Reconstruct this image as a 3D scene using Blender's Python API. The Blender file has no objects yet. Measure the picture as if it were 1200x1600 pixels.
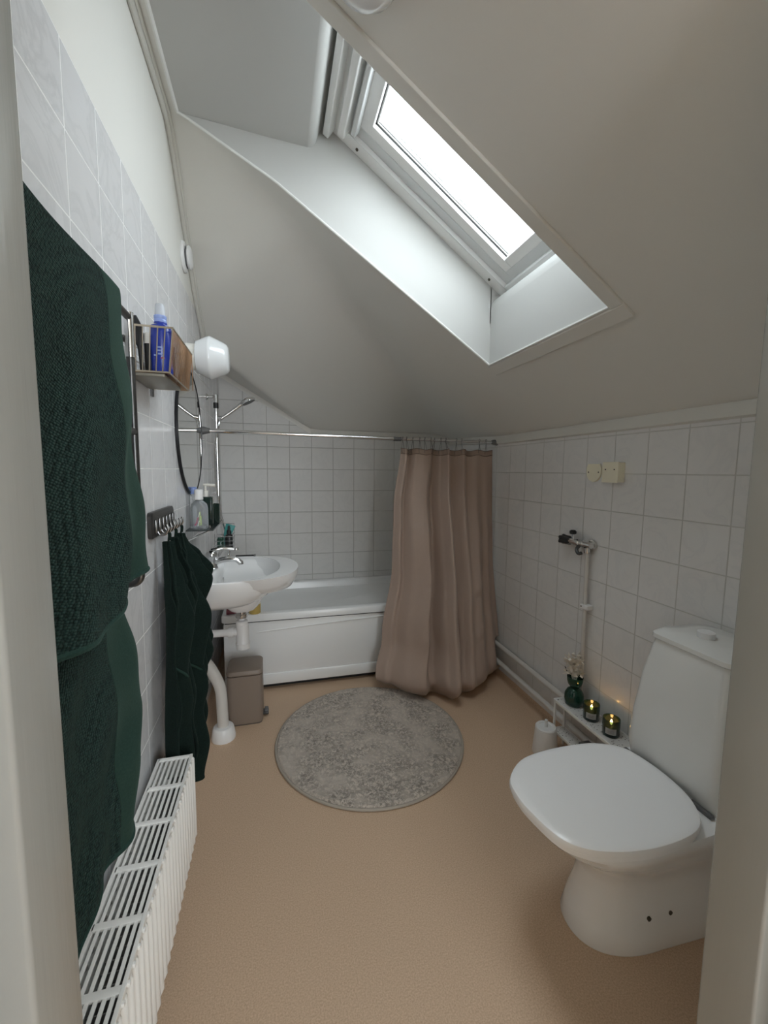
import bpy, math, random
from mathutils import Vector, Matrix, noise as mn
sc = bpy.context.scene
random.seed(7)
PI = math.pi
W, D, H = 1.648, 2.951, 1.22          # room width, depth; camera height

# ------------------------------------------------------------------ camera
yaw, pitch, roll = .2584, .0999, .0103
fwd = Vector((math.sin(yaw)*math.cos(pitch), math.cos(yaw)*math.cos(pitch), -math.sin(pitch)))
r0 = Vector((math.cos(yaw), -math.sin(yaw), 0)); u0 = r0.cross(fwd)
rt = r0*math.cos(roll) + u0*math.sin(roll); up = u0*math.cos(roll) - r0*math.sin(roll)
cd = bpy.data.cameras.new('camera'); cam = bpy.data.objects.new('camera', cd)
sc.collection.objects.link(cam); sc.camera = cam
cam.matrix_world = Matrix(((rt.x, up.x, -fwd.x, .3512), (rt.y, up.y, -fwd.y, 0), (rt.z, up.z, -fwd.z, H), (0, 0, 0, 1)))
cd.sensor_fit = 'HORIZONTAL'; cd.sensor_width = 36; cd.lens = 36*646.35/1200
cd.clip_start = .02; cd.clip_end = 100

# ------------------------------------------------------------------ sky, lamps, exposure
wd = bpy.data.worlds.new('overcast_sky'); sc.world = wd; wd.use_nodes = True
bg = wd.node_tree.nodes['Background']
bg.inputs[0].default_value = (.90, .955, 1.0, 1); bg.inputs[1].default_value = 7.8
sc.view_settings.view_transform = 'Standard'; sc.view_settings.look = 'None'
sc.view_settings.gamma = 1; sc.view_settings.use_curve_mapping = False
sc.view_settings.exposure = 0.42
sc.cycles.max_bounces = 12; sc.cycles.diffuse_bounces = 8; sc.cycles.glossy_bounces = 5
sc.cycles.transmission_bounces = 8; sc.cycles.sample_clamp_indirect = 6; sc.cycles.caustics_reflective = False
def area(name, loc, rot, sx, sy, power, color, portal=False):
    l = bpy.data.lights.new(name, 'AREA'); l.shape = 'RECTANGLE'; l.size = sx; l.size_y = sy
    l.energy = power; l.color = color
    if portal: l.cycles.is_portal = True
    o = bpy.data.objects.new(name, l); sc.collection.objects.link(o); o.location = loc; o.rotation_euler = rot
    return o
wang = math.atan(.70)
area('sky_portal', (1.0, 1.30, 2.36), (0, wang, 0), .9, .9, 1, (1, 1, 1), portal=True)
HX0, HX1, HZ0, HZ1 = .62, 1.70, .60, 2.20                # added fill window, unseen behind the camera
area('fill_window_portal', ((HX0+HX1)/2, -2.19, (HZ0+HZ1)/2), (PI/2, 0, 0), HX1-HX0, HZ1-HZ0, 1, (1, 1, 1), portal=True)

# ------------------------------------------------------------------ scene helpers
C = sc.collection
ORG = {}
def tag(o, label=None, cat=None, group=None, kind=None):
    if label: o['label'] = label
    if cat: o['category'] = cat
    if group: o['group'] = group
    if kind: o['kind'] = kind
    return o
def thing(name, label, cat, loc, group=None):
    o = bpy.data.objects.new(name, None); C.objects.link(o); o.location = loc
    o.empty_display_size = .03
    ORG[o.name] = Vector(loc)
    return tag(o, label, cat, group)
def copy_tree(o, parent=None):
    c = o.copy(); C.objects.link(c); c.parent = parent
    for ch in list(o.children): copy_tree(ch, c)
    return c
def arc(c, r, a0, a1, n, ax1, ax2):
    c = Vector(c); ax1 = Vector(ax1); ax2 = Vector(ax2)
    return [c + ax1*r*math.cos(a0+(a1-a0)*i/n) + ax2*r*math.sin(a0+(a1-a0)*i/n) for i in range(n+1)]
def catmull(pts, n=6, closed=False):
    P = [Vector(p) for p in pts]; out = []; m = len(P)
    for i in range(m if closed else m-1):
        if closed: a, b, c, d = P[(i-1) % m], P[i], P[(i+1) % m], P[(i+2) % m]
        else: a, b, c, d = P[max(i-1, 0)], P[i], P[i+1], P[min(i+2, m-1)]
        for k in range(n):
            t = k/n
            out.append(.5*((2*b)+(c-a)*t+(2*a-5*b+4*c-d)*t*t+(3*b-a-3*c+d)*t**3))
    if not closed: out.append(P[-1])
    return out
def rrect(cx, cy, hx, hy, r, z, n=6):
    out = []
    for sx, sy, a in ((1, 1, 0), (-1, 1, PI/2), (-1, -1, PI), (1, -1, 1.5*PI)):
        for i in range(n+1):
            t = a+PI/2*i/n
            out.append(Vector((cx+sx*(hx-r)+r*math.cos(t), cy+sy*(hy-r)+r*math.sin(t), z)))
    return out
class MB:
    def __init__(s): s.v = []; s.f = []; s.mi = []; s.sm = []
    def add(s, vs, fs, mi=0, sm=True):
        b = len(s.v); s.v += [Vector(v) for v in vs]
        for f in fs: s.f.append([b+i for i in f]); s.mi.append(mi); s.sm.append(sm)
        return s
    def box(s, a, b, mi=0, c=0.0):
        x0, y0, z0 = a; x1, y1, z1 = b
        if c <= 0:
            vs = [(x0,y0,z0),(x1,y0,z0),(x1,y1,z0),(x0,y1,z0),(x0,y0,z1),(x1,y0,z1),(x1,y1,z1),(x0,y1,z1)]
            return s.add(vs, [(3,2,1,0),(4,5,6,7),(0,1,5,4),(1,2,6,5),(2,3,7,6),(3,0,4,7)], mi, False)
        c = min(c, (x1-x0)*.45, (y1-y0)*.45, (z1-z0)*.45)
        cx, cy, hx, hy = (x0+x1)/2, (y0+y1)/2, (x1-x0)/2, (y1-y0)/2
        L = []
        for z, k in ((z0, 1), (z0+c*.3, .3), (z0+c, 0), (z1-c, 0), (z1-c*.3, .3), (z1, 1)):
            L.append(rrect(cx, cy, hx-k*c*.9, hy-k*c*.9, max(c*(1.01-k*.8), 1e-4), z, 3))
        return s.loft(L, mi, cap=True)
    def loft(s, loops, mi=0, cap=True, closed=True, sm=True):
        n = len(loops[0]); vs = [p for l in loops for p in l]; fs = []
        for k in range(len(loops)-1):
            for i in range(n if closed else n-1):
                j = (i+1) % n
                fs.append((k*n+i, k*n+j, (k+1)*n+j, (k+1)*n+i))
        s.add(vs, fs, mi, sm)
        if cap:
            b = len(s.v)-len(vs)
            s.f.append([b+i for i in range(n)][::-1]); s.mi.append(mi); s.sm.append(False)
            s.f.append([b+(len(loops)-1)*n+i for i in range(n)]); s.mi.append(mi); s.sm.append(False)
        return s
    def tube(s, pts, r, n=10, mi=0, closed=False, cap=True):
        P = [Vector(p) for p in pts]; m = len(P)
        T = []
        for i in range(m):
            if closed: d = P[(i+1) % m]-P[i-1]
            else: d = P[min(i+1, m-1)]-P[max(i-1, 0)]
            T.append(d.normalized() if d.length > 1e-9 else Vector((0, 0, 1)))
        ref = Vector((0, 0, 1)) if abs(T[0].z) < .9 else Vector((1, 0, 0))
        nrm = (ref - T[0]*ref.dot(T[0])).normalized(); loops = []
        for i in range(m):
            nrm = (nrm - T[i]*nrm.dot(T[i])).normalized(); bn = T[i].cross(nrm)
            rr = r[i] if isinstance(r, (list, tuple)) else r
            loops.append([P[i]+nrm*rr*math.cos(2*PI*k/n)+bn*rr*math.sin(2*PI*k/n) for k in range(n)])
        if closed: loops.append(loops[0])
        return s.loft(loops, mi, cap=cap and not closed)
    def lathe(s, prof, c, axis='z', n=28, mi=0, cap=True):
        c = Vector(c)
        A = {'z': (Vector((1,0,0)), Vector((0,1,0)), Vector((0,0,1))), 'x': (Vector((0,1,0)), Vector((0,0,1)), Vector((1,0,0))),
             'y': (Vector((0,0,1)), Vector((1,0,0)), Vector((0,1,0)))}[axis] if isinstance(axis, str) else axis
        loops = [[c+A[2]*h+A[0]*r*math.cos(2*PI*k/n)+A[1]*r*math.sin(2*PI*k/n) for k in range(n)] for r, h in prof]
        return s.loft(loops, mi, cap=cap)
    def grid(s, fn, nu, nv, mi=0, sm=True, flip=False):
        vs = [fn(i/nu, j/nv) for j in range(nv+1) for i in range(nu+1)]
        fs = []
        for j in range(nv):
            for i in range(nu):
                a = j*(nu+1)+i; q = (a, a+1, a+nu+2, a+nu+1)
                fs.append(q[::-1] if flip else q)
        return s.add(vs, fs, mi, sm)
    def build(s, name, mats, parent=None, label=None, origin=None, solid=0, sub=0, auto=40, bevel=0, fix=True):
        if not isinstance(mats, (list, tuple)): mats = [mats]
        if parent is not None: o0 = ORG[parent.name]
        elif origin is not None: o0 = Vector(origin)
        else:
            xs = [v.x for v in s.v]; ys = [v.y for v in s.v]; zs = [v.z for v in s.v]
            o0 = Vector(((min(xs)+max(xs))/2, (min(ys)+max(ys))/2, min(zs)))
        me = bpy.data.meshes.new(name)
        me.from_pydata([v-o0 for v in s.v], [], s.f)
        for m in mats: me.materials.append(m)
        for p, mi, sm in zip(me.polygons, s.mi, s.sm): p.material_index = mi; p.use_smooth = sm
        if fix:
            import bmesh
            bm = bmesh.new(); bm.from_mesh(me); bmesh.ops.remove_doubles(bm, verts=bm.verts, dist=1e-5)
            bmesh.ops.recalc_face_normals(bm, faces=bm.faces); bm.to_mesh(me); bm.free()
        me.update()
        try: me.set_sharp_from_angle(angle=math.radians(auto))
        except Exception: pass
        o = bpy.data.objects.new(name, me); C.objects.link(o)
        ORG[o.name] = o0.copy()
        if parent is not None: o.parent = parent
        else: o.location = o0
        if bevel:
            b = o.modifiers.new('bevel', 'BEVEL'); b.width = bevel; b.segments = 2; b.limit_method = 'ANGLE'
        if solid:
            q = o.modifiers.new('solid', 'SOLIDIFY'); q.thickness = solid; q.offset = 0
        if sub:
            q = o.modifiers.new('sub', 'SUBSURF'); q.levels = sub; q.render_levels = sub
        if label: o['label'] = label
        return o

# ------------------------------------------------------------------ materials
def N(nt, t, **kw):
    n = nt.nodes.new(t)
    for k, v in kw.items():
        if k in n.inputs: n.inputs[k].default_value = v
        else: setattr(n, k, v)
    return n
def mat(name, col, rough=.5, metal=0, trans=0, ior=1.45, spec=None, emit=None, es=0, bump=None, var=None, coat=0, alpha=None):
    """bump = (scale, strength, distance[, stretch xyz]); var = (scale, second colour, amount)"""
    m = bpy.data.materials.new(name); m.use_nodes = True; nt = m.node_tree
    b = nt.nodes['Principled BSDF']
    b.inputs['Base Color'].default_value = (*col, 1); b.inputs['Roughness'].default_value = rough
    b.inputs['Metallic'].default_value = metal; b.inputs['Transmission Weight'].default_value = trans
    b.inputs['IOR'].default_value = ior
    if coat: b.inputs['Coat Weight'].default_value = coat; b.inputs['Coat Roughness'].default_value = .08
    if spec is not None: b.inputs['Specular IOR Level'].default_value = spec
    if emit: b.inputs['Emission Color'].default_value = (*emit, 1); b.inputs['Emission Strength'].default_value = es
    if alpha is not None: b.inputs['Alpha'].default_value = alpha
    geo = N(nt, 'ShaderNodeNewGeometry'); L = nt.links.new
    if var:
        nz = N(nt, 'ShaderNodeTexNoise', Scale=var[0], Detail=4.0); L(geo.outputs['Position'], nz.inputs['Vector'])
        rp = N(nt, 'ShaderNodeMapRange'); rp.inputs[1].default_value = .4; rp.inputs[2].default_value = .62; rp.inputs[4].default_value = var[2]
        L(nz.outputs['Fac'], rp.inputs[0])
        mx = N(nt, 'ShaderNodeMix', data_type='RGBA'); mx.inputs[6].default_value = (*col, 1); mx.inputs[7].default_value = (*var[1], 1)
        L(rp.outputs[0], mx.inputs[0]); L(mx.outputs[2], b.inputs['Base Color'])
    if bump:
        src = geo.outputs['Position']
        if len(bump) > 3:
            mp = N(nt, 'ShaderNodeMapping'); mp.inputs['Scale'].default_value = bump[3]; L(src, mp.inputs[0]); src = mp.outputs[0]
        nz = N(nt, 'ShaderNodeTexNoise', Scale=bump[0], Detail=3.0); L(src, nz.inputs['Vector'])
        bp = N(nt, 'ShaderNodeBump', Strength=bump[1], Distance=bump[2]); L(nz.outputs['Fac'], bp.inputs['Height']); L(bp.outputs[0], b.inputs['Normal'])
    return m
def tile_mat(name, ax, off, zoff, grout, rough=.16, base=(.66, .66, .67), vein=(.52, .53, .55)):
    m = bpy.data.materials.new(name); m.use_nodes = True; nt = m.node_tree; L = nt.links.new
    b = nt.nodes['Principled BSDF']; geo = N(nt, 'ShaderNodeNewGeometry'); sp = N(nt, 'ShaderNodeSeparateXYZ'); L(geo.outputs['Position'], sp.inputs[0])
    cb = N(nt, 'ShaderNodeCombineXYZ')
    for i, (src, o_) in enumerate(((ax, off), (2, zoff))):
        a = N(nt, 'ShaderNodeMath', operation='SUBTRACT'); L(sp.outputs[src], a.inputs[0]); a.inputs[1].default_value = o_ - 30; L(a.outputs[0], cb.inputs[i])
    br = N(nt, 'ShaderNodeTexBrick', offset=0.0, squash=1.0)
    br.inputs['Scale'].default_value = 1; br.inputs['Brick Width'].default_value = .15; br.inputs['Row Height'].default_value = .15
    br.inputs['Mortar Size'].default_value = .0019; br.inputs['Mortar Smooth'].default_value = .15
    br.inputs['Color1'].default_value = (0, 0, 0, 1); br.inputs['Color2'].default_value = (1, 1, 1, 1)
    L(cb.outputs[0], br.inputs['Vector'])
    # soft marbling, shifted tile by tile
    wn = N(nt, 'ShaderNodeVectorMath', operation='ADD'); L(geo.outputs['Position'], wn.inputs[0]); 
    cs = N(nt, 'ShaderNodeVectorMath', operation='SCALE'); cs.inputs['Scale'].default_value = 3.0
    L(br.outputs['Color'], cs.inputs[0]); L(cs.outputs[0], wn.inputs[1])
    nz = N(nt, 'ShaderNodeTexNoise', Scale=7.0, Detail=6.0, Roughness=.55, Distortion=1.6); L(wn.outputs[0], nz.inputs['Vector'])
    ab = N(nt, 'ShaderNodeMath', operation='SUBTRACT'); L(nz.outputs['Fac'], ab.inputs[0]); ab.inputs[1].default_value = .5
    a2 = N(nt, 'ShaderNodeMath', operation='ABSOLUTE'); L(ab.outputs[0], a2.inputs[0])
    mr = N(nt, 'ShaderNodeMapRange'); mr.inputs[1].default_value = 0; mr.inputs[2].default_value = .06; mr.inputs[3].default_value = .5; mr.inputs[4].default_value = 0; L(a2.outputs[0], mr.inputs[0])
    nz2 = N(nt, 'ShaderNodeTexNoise', Scale=4.0, Detail=2.0); L(wn.outputs[0], nz2.inputs['Vector'])
    mu = N(nt, 'ShaderNodeMath', operation='MULTIPLY'); L(mr.outputs[0], mu.inputs[0]); L(nz2.outputs['Fac'], mu.inputs[1])
    mx = N(nt, 'ShaderNodeMix', data_type='RGBA'); mx.inputs[6].default_value = (*base, 1); mx.inputs[7].default_value = (*vein, 1); L(mu.outputs[0], mx.inputs[0])
    m2 = N(nt, 'ShaderNodeMix', data_type='RGBA'); L(mx.outputs[2], m2.inputs[6]); m2.inputs[7].default_value = (*grout, 1); L(br.outputs['Fac'], m2.inputs[0])
    L(m2.outputs[2], b.inputs['Base Color'])
    rg = N(nt, 'ShaderNodeMapRange'); rg.inputs[3].default_value = rough; rg.inputs[4].default_value = .7; L(br.outputs['Fac'], rg.inputs[0]); L(rg.outputs[0], b.inputs['Roughness'])
    iv = N(nt, 'ShaderNodeMath', operation='SUBTRACT'); iv.inputs[0].default_value = 1; L(br.outputs['Fac'], iv.inputs[1])
    nw = N(nt, 'ShaderNodeTexNoise', Scale=9.0, Detail=1.0); L(wn.outputs[0], nw.inputs['Vector'])
    b1 = N(nt, 'ShaderNodeBump', Strength=.12, Distance=.004); L(nw.outputs['Fac'], b1.inputs['Height'])
    b2 = N(nt, 'ShaderNodeBump', Strength=.8, Distance=.003); L(iv.outputs[0], b2.inputs['Height']); L(b1.outputs[0], b2.inputs['Normal']); L(b2.outputs[0], b.inputs['Normal'])
    b.inputs['Specular IOR Level'].default_value = .5
    return m
TL = tile_mat('tile_left', 1, .768, 1.9685, (.93, .93, .92), base=(.77, .77, .785))
TR = tile_mat('tile_right', 1, .9077, 1.2168, (.52, .51, .485), base=(.72, .71, .70), vein=(.60, .60, .61))
TB = tile_mat('tile_back', 0, .1535, 1.3734, (.46, .45, .43), rough=.42, base=(.70, .695, .68), vein=(.60, .60, .59))
PLASTER = mat('wall_plaster', (.80, .79, .75), .75, bump=(60, .12, .002))
CEIL = mat('ceiling_paint', (.72, .71, .67), .7, bump=(70, .12, .002))
WHITE = mat('white_paint', (.78, .78, .76), .4, bump=(40, .05, .001))
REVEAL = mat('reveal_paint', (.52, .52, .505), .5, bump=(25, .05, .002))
TRIM = mat('trim_paint', (.66, .65, .61), .45)
JAMB = mat('jamb_gloss_paint', (.36, .36, .34), .2, bump=(60, .16, .002, (1, 2, .12)))
FRAME = mat('window_lacquer', (.80, .80, .79), .3)
FRAMED = mat('window_aluminium', (.64, .65, .65), .35)
GASKET = mat('gasket', (.05, .05, .05), .6)
CER = mat('ceramic', (.86, .86, .86), .12, coat=.3)
CERC = mat('cistern_ceramic', (.72, .72, .70), .2, coat=.2)
SEAT = mat('seat_plastic', (.90, .90, .91), .22)
ACR = mat('bath_acrylic', (.83, .835, .83), .2)
CHROME = mat('chrome', (.72, .72, .72), .12, 1)
STEELD = mat('dark_steel', (.12, .12, .12), .3, .9)
BLACKM = mat('black_metal', (.025, .025, .027), .35, .5)
BLACKP = mat('black_plastic', (.02, .02, .02), .35)
GREYP = mat('grey_plastic', (.14, .14, .14), .45)
WPLAST = mat('white_plastic', (.78, .78, .78), .3)
PIPEW = mat('pipe_paint', (.62, .60, .57), .35)
CREAM = mat('cream_plastic', (.80, .755, .60), .4)
SCREW = mat('screw', (.10, .09, .07), .5, .5)
RADW = mat('radiator_enamel', (.82, .815, .79), .28)
TAUPE = mat('taupe_lacquer', (.25, .20, .165), .4)
TAUPED = mat('taupe_dark', (.12, .10, .085), .5)
BRONZE = mat('bronze_wire', (.58, .36, .22), .3, .85)
BRONZEL = mat('brass_wire', (.55, .47, .36), .3, .9)
MIRR = mat('mirror_glass', (.82, .84, .83), .02, 1)
OPAL = mat('opal_glass', (.82, .84, .85), .1, coat=.5)
PORC = mat('porcelain', (.78, .76, .70), .3)
BLUE = mat('blue_plastic', (.02, .045, .34), .25, coat=.3)
BLUEC = mat('pale_blue_plastic', (.30, .40, .75), .3)
CLEARP = mat('clear_plastic', (.92, .95, .98), .08, trans=.85, ior=1.25)
DGLASS = mat('dark_green_glass', (.03, .065, .055), .06, trans=.7, ior=1.3, coat=.4)
GGLASS = mat('green_glass', (.02, .13, .085), .05, trans=.7, ior=1.4, coat=.4)
SHELFG = mat('smoked_shelf_glass', (.10, .115, .115), .08, trans=.55, ior=1.4)
WAX = mat('candle_wax', (.40, .26, .12), .5)
LABEL = mat('paper_label', (.42, .42, .41), .6)
INK = mat('label_ink', (.10, .10, .10), .7)
FLAME = mat('flame', (1, .6, .2), .5, emit=(1, .55, .16), es=26)
FLOWER = mat('dried_flower', (.82, .78, .71), .7)
TWIG = mat('dark_twig', (.03, .028, .025), .7)
TEAL = mat('teal_plastic', (.06, .30, .28), .35)
PINK = mat('pink_plastic', (.45, .10, .18), .4)
YELL = mat('mustard_tin', (.55, .40, .12), .4)
LIME = mat('lime_print', (.55, .68, .30), .5)
MAROON = mat('maroon_plastic', (.20, .05, .07), .4)
MINT = mat('aqua_plastic', (.10, .50, .50), .35)
def cloth_mat(name, col, col2, scale, strength, rough=.95, weave=True, sheen=.3):
    m = bpy.data.materials.new(name); m.use_nodes = True; nt = m.node_tree; L = nt.links.new
    b = nt.nodes['Principled BSDF']; b.inputs['Roughness'].default_value = rough; b.inputs['Specular IOR Level'].default_value = .15
    b.inputs['Sheen Weight'].default_value = sheen; b.inputs['Sheen Roughness'].default_value = .5; b.inputs['Sheen Tint'].default_value = (*[min(1, c*3+.05) for c in col2], 1)
    geo = N(nt, 'ShaderNodeNewGeometry')
    vo = N(nt, 'ShaderNodeTexVoronoi', Scale=scale, Randomness=.45) if weave else N(nt, 'ShaderNodeTexNoise', Scale=scale, Detail=3.0)
    mp = N(nt, 'ShaderNodeMapping'); mp.inputs['Rotation'].default_value = (.5, 0, 0); mp.inputs['Scale'].default_value = (1, .8, 1.3)
    L(geo.outputs['Position'], mp.inputs[0]); L(mp.outputs[0], vo.inputs['Vector'])
    src = vo.outputs['Distance'] if weave else vo.outputs['Fac']
    mr = N(nt, 'ShaderNodeMapRange'); mr.inputs[1].default_value = .15; mr.inputs[2].default_value = .75; L(src, mr.inputs[0])
    mx = N(nt, 'ShaderNodeMix', data_type='RGBA'); mx.inputs[6].default_value = (*col2, 1); mx.inputs[7].default_value = (*col, 1)
    L(mr.outputs[0], mx.inputs[0]); L(mx.outputs[2], b.inputs['Base Color'])
    bp = N(nt, 'ShaderNodeBump', Strength=strength, Distance=.004, invert=True) if weave else N(nt, 'ShaderNodeBump', Strength=strength, Distance=.002)
    L(src, bp.inputs['Height']); L(bp.outputs[0], b.inputs['Normal'])
    return m
TERRY = cloth_mat('green_rice_weave_terry', (.0015, .004, .0035), (.022, .050, .043), 225, 1.0)
TERRYB = cloth_mat('green_flat_border', (.016, .037, .029), (.025, .054, .043), 260, .3, weave=False)
TERRYD = cloth_mat('dark_green_velour', (.004, .009, .007), (.010, .022, .018), 220, .5, weave=False)
CURT = cloth_mat('taupe_curtain', (.40, .305, .255), (.45, .345, .29), 500, .12, rough=.55, weave=False, sheen=.1)
HEM = cloth_mat('taupe_hem', (.32, .24, .20), (.37, .28, .23), 500, .15, rough=.6, weave=False, sheen=.1)
HEMG = cloth_mat('green_hem', (.014, .034, .028), (.026, .058, .048), 260, .3, weave=False)
def floor_mat():
    m = bpy.data.materials.new('speckled_vinyl'); m.use_nodes = True; nt = m.node_tree; L = nt.links.new
    b = nt.nodes['Principled BSDF']; b.inputs['Roughness'].default_value = .55
    geo = N(nt, 'ShaderNodeNewGeometry')
    n1 = N(nt, 'ShaderNodeTexNoise', Scale=260.0, Detail=4.0, Roughness=.75); L(geo.outputs['Position'], n1.inputs['Vector'])
    r1 = N(nt, 'ShaderNodeMapRange'); r1.inputs[1].default_value = .35; r1.inputs[2].default_value = .65; L(n1.outputs['Fac'], r1.inputs[0])
    mx = N(nt, 'ShaderNodeMix', data_type='RGBA'); mx.inputs[6].default_value = (.47, .325, .215, 1); mx.inputs[7].default_value = (.66, .485, .345, 1)
    L(r1.outputs[0], mx.inputs[0]); L(mx.outputs[2], b.inputs['Base Color'])
    return m
FLOOR = floor_mat()
def rug_mat():
    m = bpy.data.materials.new('rug_pile'); m.use_nodes = True; nt = m.node_tree; L = nt.links.new
    b = nt.nodes['Principled BSDF']; b.inputs['Roughness'].default_value = .95; b.inputs['Sheen Weight'].default_value = .3
    geo = N(nt, 'ShaderNodeNewGeometry')
    n1 = N(nt, 'ShaderNodeTexNoise', Scale=62.0, Detail=6.0, Roughness=.75, Distortion=1.2); L(geo.outputs['Position'], n1.inputs['Vector'])
    r1 = N(nt, 'ShaderNodeMapRange'); r1.inputs[1].default_value = .38; r1.inputs[2].default_value = .58; L(n1.outputs['Fac'], r1.inputs[0])
    n2 = N(nt, 'ShaderNodeTexNoise', Scale=9.0, Detail=3.0); L(geo.outputs['Position'], n2.inputs['Vector'])
    r2 = N(nt, 'ShaderNodeMapRange'); r2.inputs[1].default_value = .4; r2.inputs[2].default_value = .6; r2.inputs[3].default_value = .45; r2.inputs[4].default_value = 1; L(n2.outputs['Fac'], r2.inputs[0])
    mxm = N(nt, 'ShaderNodeMath', operation='MAXIMUM'); L(r1.outputs[0], mxm.inputs[0]); 
    iv = N(nt, 'ShaderNodeMath', operation='SUBTRACT'); iv.inputs[0].default_value = 1.25; L(r2.outputs[0], iv.inputs[1]); L(iv.outputs[0], mxm.inputs[1])
    mx = N(nt, 'ShaderNodeMix', data_type='RGBA'); mx.inputs[6].default_value = (.10, .082, .066, 1); mx.inputs[7].default_value = (.60, .525, .45, 1)
    L(mxm.outputs[0], mx.inputs[0]); L(mx.outputs[2], b.inputs['Base Color'])
    bp = N(nt, 'ShaderNodeBump', Strength=.8, Distance=.006); L(n1.outputs['Fac'], bp.inputs['Height']); L(bp.outputs[0], b.inputs['Normal'])
    return m
RUG = rug_mat()

# ================================================================== THE SETTING
def smin(a, b, k):
    h = max(k-abs(a-b), 0)/k
    return min(a, b)-h*h*k*.25
def smax(a, b, k): return -smin(-a, -b, k)
FLAT = 2.438
def ceil_z(x, y):
    p1 = 1.42+.66*(1.648-x)
    if y > 2.2: p1 += .05*(y-2.2)
    p2 = 1.49+.66*(2.951-y)
    p3 = 2.447-.98*(y-1.717)-.22*x
    p4 = 1.86-.60*x
    p23 = smax(max(p2, p3), p4, .025)
    p1 = min(p1, 2.430-.52*(x-.05))
    z = smin(p1, p23, .07)
    return smin(z, FLAT, .02)
SX0, SX1, SY0, SY1 = .05, 1.254, 1.000, 1.665      # shaft opening
FY = .40                                            # room side of the door wall
def steps(a, b, d):
    n = max(1, round((b-a)/d)); return [a+(b-a)*i/n for i in range(n+1)]
cx = sorted(set(round(v, 5) for v in [-.03, 0] + steps(0, SX0, .025)+steps(SX0, SX1, .03)+steps(SX1, W, .03)+[W+.03]))
cy = sorted(set(round(v, 5) for v in steps(FY-.05, SY0, .04)+steps(SY0, SY1, .04)+steps(SY1, D, .022)+[D+.03]))
mb = MB(); idx = {}
for i, x in enumerate(cx):
    for j, y in enumerate(cy):
        idx[i, j] = len(mb.v); mb.v.append(Vector((x, y, ceil_z(min(max(x, 0), W), min(y, D)))))
for i in range(len(cx)-1):
    for j in range(len(cy)-1):
        mx_, my_ = (cx[i]+cx[i+1])/2, (cy[j]+cy[j+1])/2
        if SX0 < mx_ < SX1 and SY0 < my_ < SY1: continue
        mb.f.append([idx[i, j], idx[i, j+1], idx[i+1, j+1], idx[i+1, j]]); mb.mi.append(0); mb.sm.append(True)
tag(mb.build('ceiling', CEIL, origin=(0, 0, 0), fix=False, auto=180), kind='structure')

def wall_strip(name, pts, top, mats, split, norm_flip=False):
    """vertical wall along pts (plan), bottom z=-.02; split(p) gives the heights where the material changes"""
    m = MB(); b0 = [Vector((p[0], p[1], -.02)) for p in pts]
    mid = [Vector((p[0], p[1], min(split(p), top(p)))) for p in pts]
    tp = [Vector((p[0], p[1], top(p)+.02)) for p in pts]
    m.loft([b0, mid], 0, cap=False, closed=False, sm=False); m.loft([mid, tp], 1, cap=False, closed=False, sm=False)
    return tag(m.build(name, mats, origin=(0, 0, 0), fix=False), kind='structure')
wall_strip('wall_left', [(0, y) for y in cy], lambda p: ceil_z(0, min(p[1], D)), [TL, PLASTER], lambda p: 1.9685)
wall_strip('wall_right', [(W, y) for y in cy][::-1], lambda p: ceil_z(W, min(p[1], D)), [TR, PLASTER], lambda p: 3)
wall_strip('wall_back', [(x, D) for x in cx], lambda p: ceil_z(min(max(p[0], 0), W), D), [TB, PLASTER], lambda p: max(1.452, 1.86-.60*p[0]-.035))
# floor with a small cove
mb = MB(); mb.box((-.9, -2.2, -.05), (W+.1, D+.05, 0)); tag(mb.build('floor', FLOOR, origin=(0, 0, 0)), kind='structure')
mb = MB()
mb.grid(lambda u, v: Vector((W-.030*(1-math.sin(v*PI/2)), FY+(D-FY)*u, .030*(1-math.cos(v*PI/2))+.0005)), 2, 6)
tag(mb.build('baseboard_right', FLOOR, origin=(0, 0, 0)), kind='structure')
mb = MB()
mb.grid(lambda u, v: Vector((.030*(1-math.sin(v*PI/2)), FY+(D-FY)*u, .030*(1-math.cos(v*PI/2))+.0005)), 2, 6)
tag(mb.build('baseboard_left', FLOOR, origin=(0, 0, 0)), kind='structure')
# door wall, hall behind the camera
mb = MB()
mb.box((-.9, .22, -.02), (.125, FY, 2.6)); mb.box((.985, .22, -.02), (W+.1, FY, 2.6)); mb.box((.125, .22, 2.06), (.985, FY, 2.6))
tag(mb.build('wall_front', PLASTER, origin=(0, 0, 0)), kind='structure')
mb = MB(); mb.box((-.95, -2.2, -.02), (-.9, .3, 2.45)); tag(mb.build('wall_hall_left', PLASTER), kind='structure')
mb = MB(); mb.box((W+.1, -2.2, -.02), (W+.15, .3, 2.45)); tag(mb.build('wall_hall_right', PLASTER), kind='structure')
mb = MB()
mb.box((-.95, -2.25, -.02), (HX0, -2.2, 2.45)); mb.box((HX1, -2.25, -.02), (W+.15, -2.2, 2.45)); mb.box((HX0, -2.25, -.02), (HX1, -2.2, HZ0)); mb.box((HX0, -2.25, HZ1), (HX1, -2.2, 2.45))  # hall wall with an opening cut for the added window
tag(mb.build('wall_hall_back', PLASTER), kind='structure')
w2 = thing('fill_window', None, None, ((HX0+HX1)/2, -2.225, HZ0)); w2['kind'] = 'structure'  # added unseen window, lets sky light in to fill the room
mb = MB()
for lo, hi in (((HX0, HZ0), (HX0+.05, HZ1)), ((HX1-.05, HZ0), (HX1, HZ1)), ((HX0, HZ0), (HX1, HZ0+.05)), ((HX0, HZ1-.05), (HX1, HZ1)), (((HX0+HX1)/2-.03, HZ0), ((HX0+HX1)/2+.03, HZ1))):
    mb.box((lo[0], -2.24, lo[1]), (hi[0], -2.20, hi[1]))
mb.build('fill_window_frame', WHITE, w2)
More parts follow.
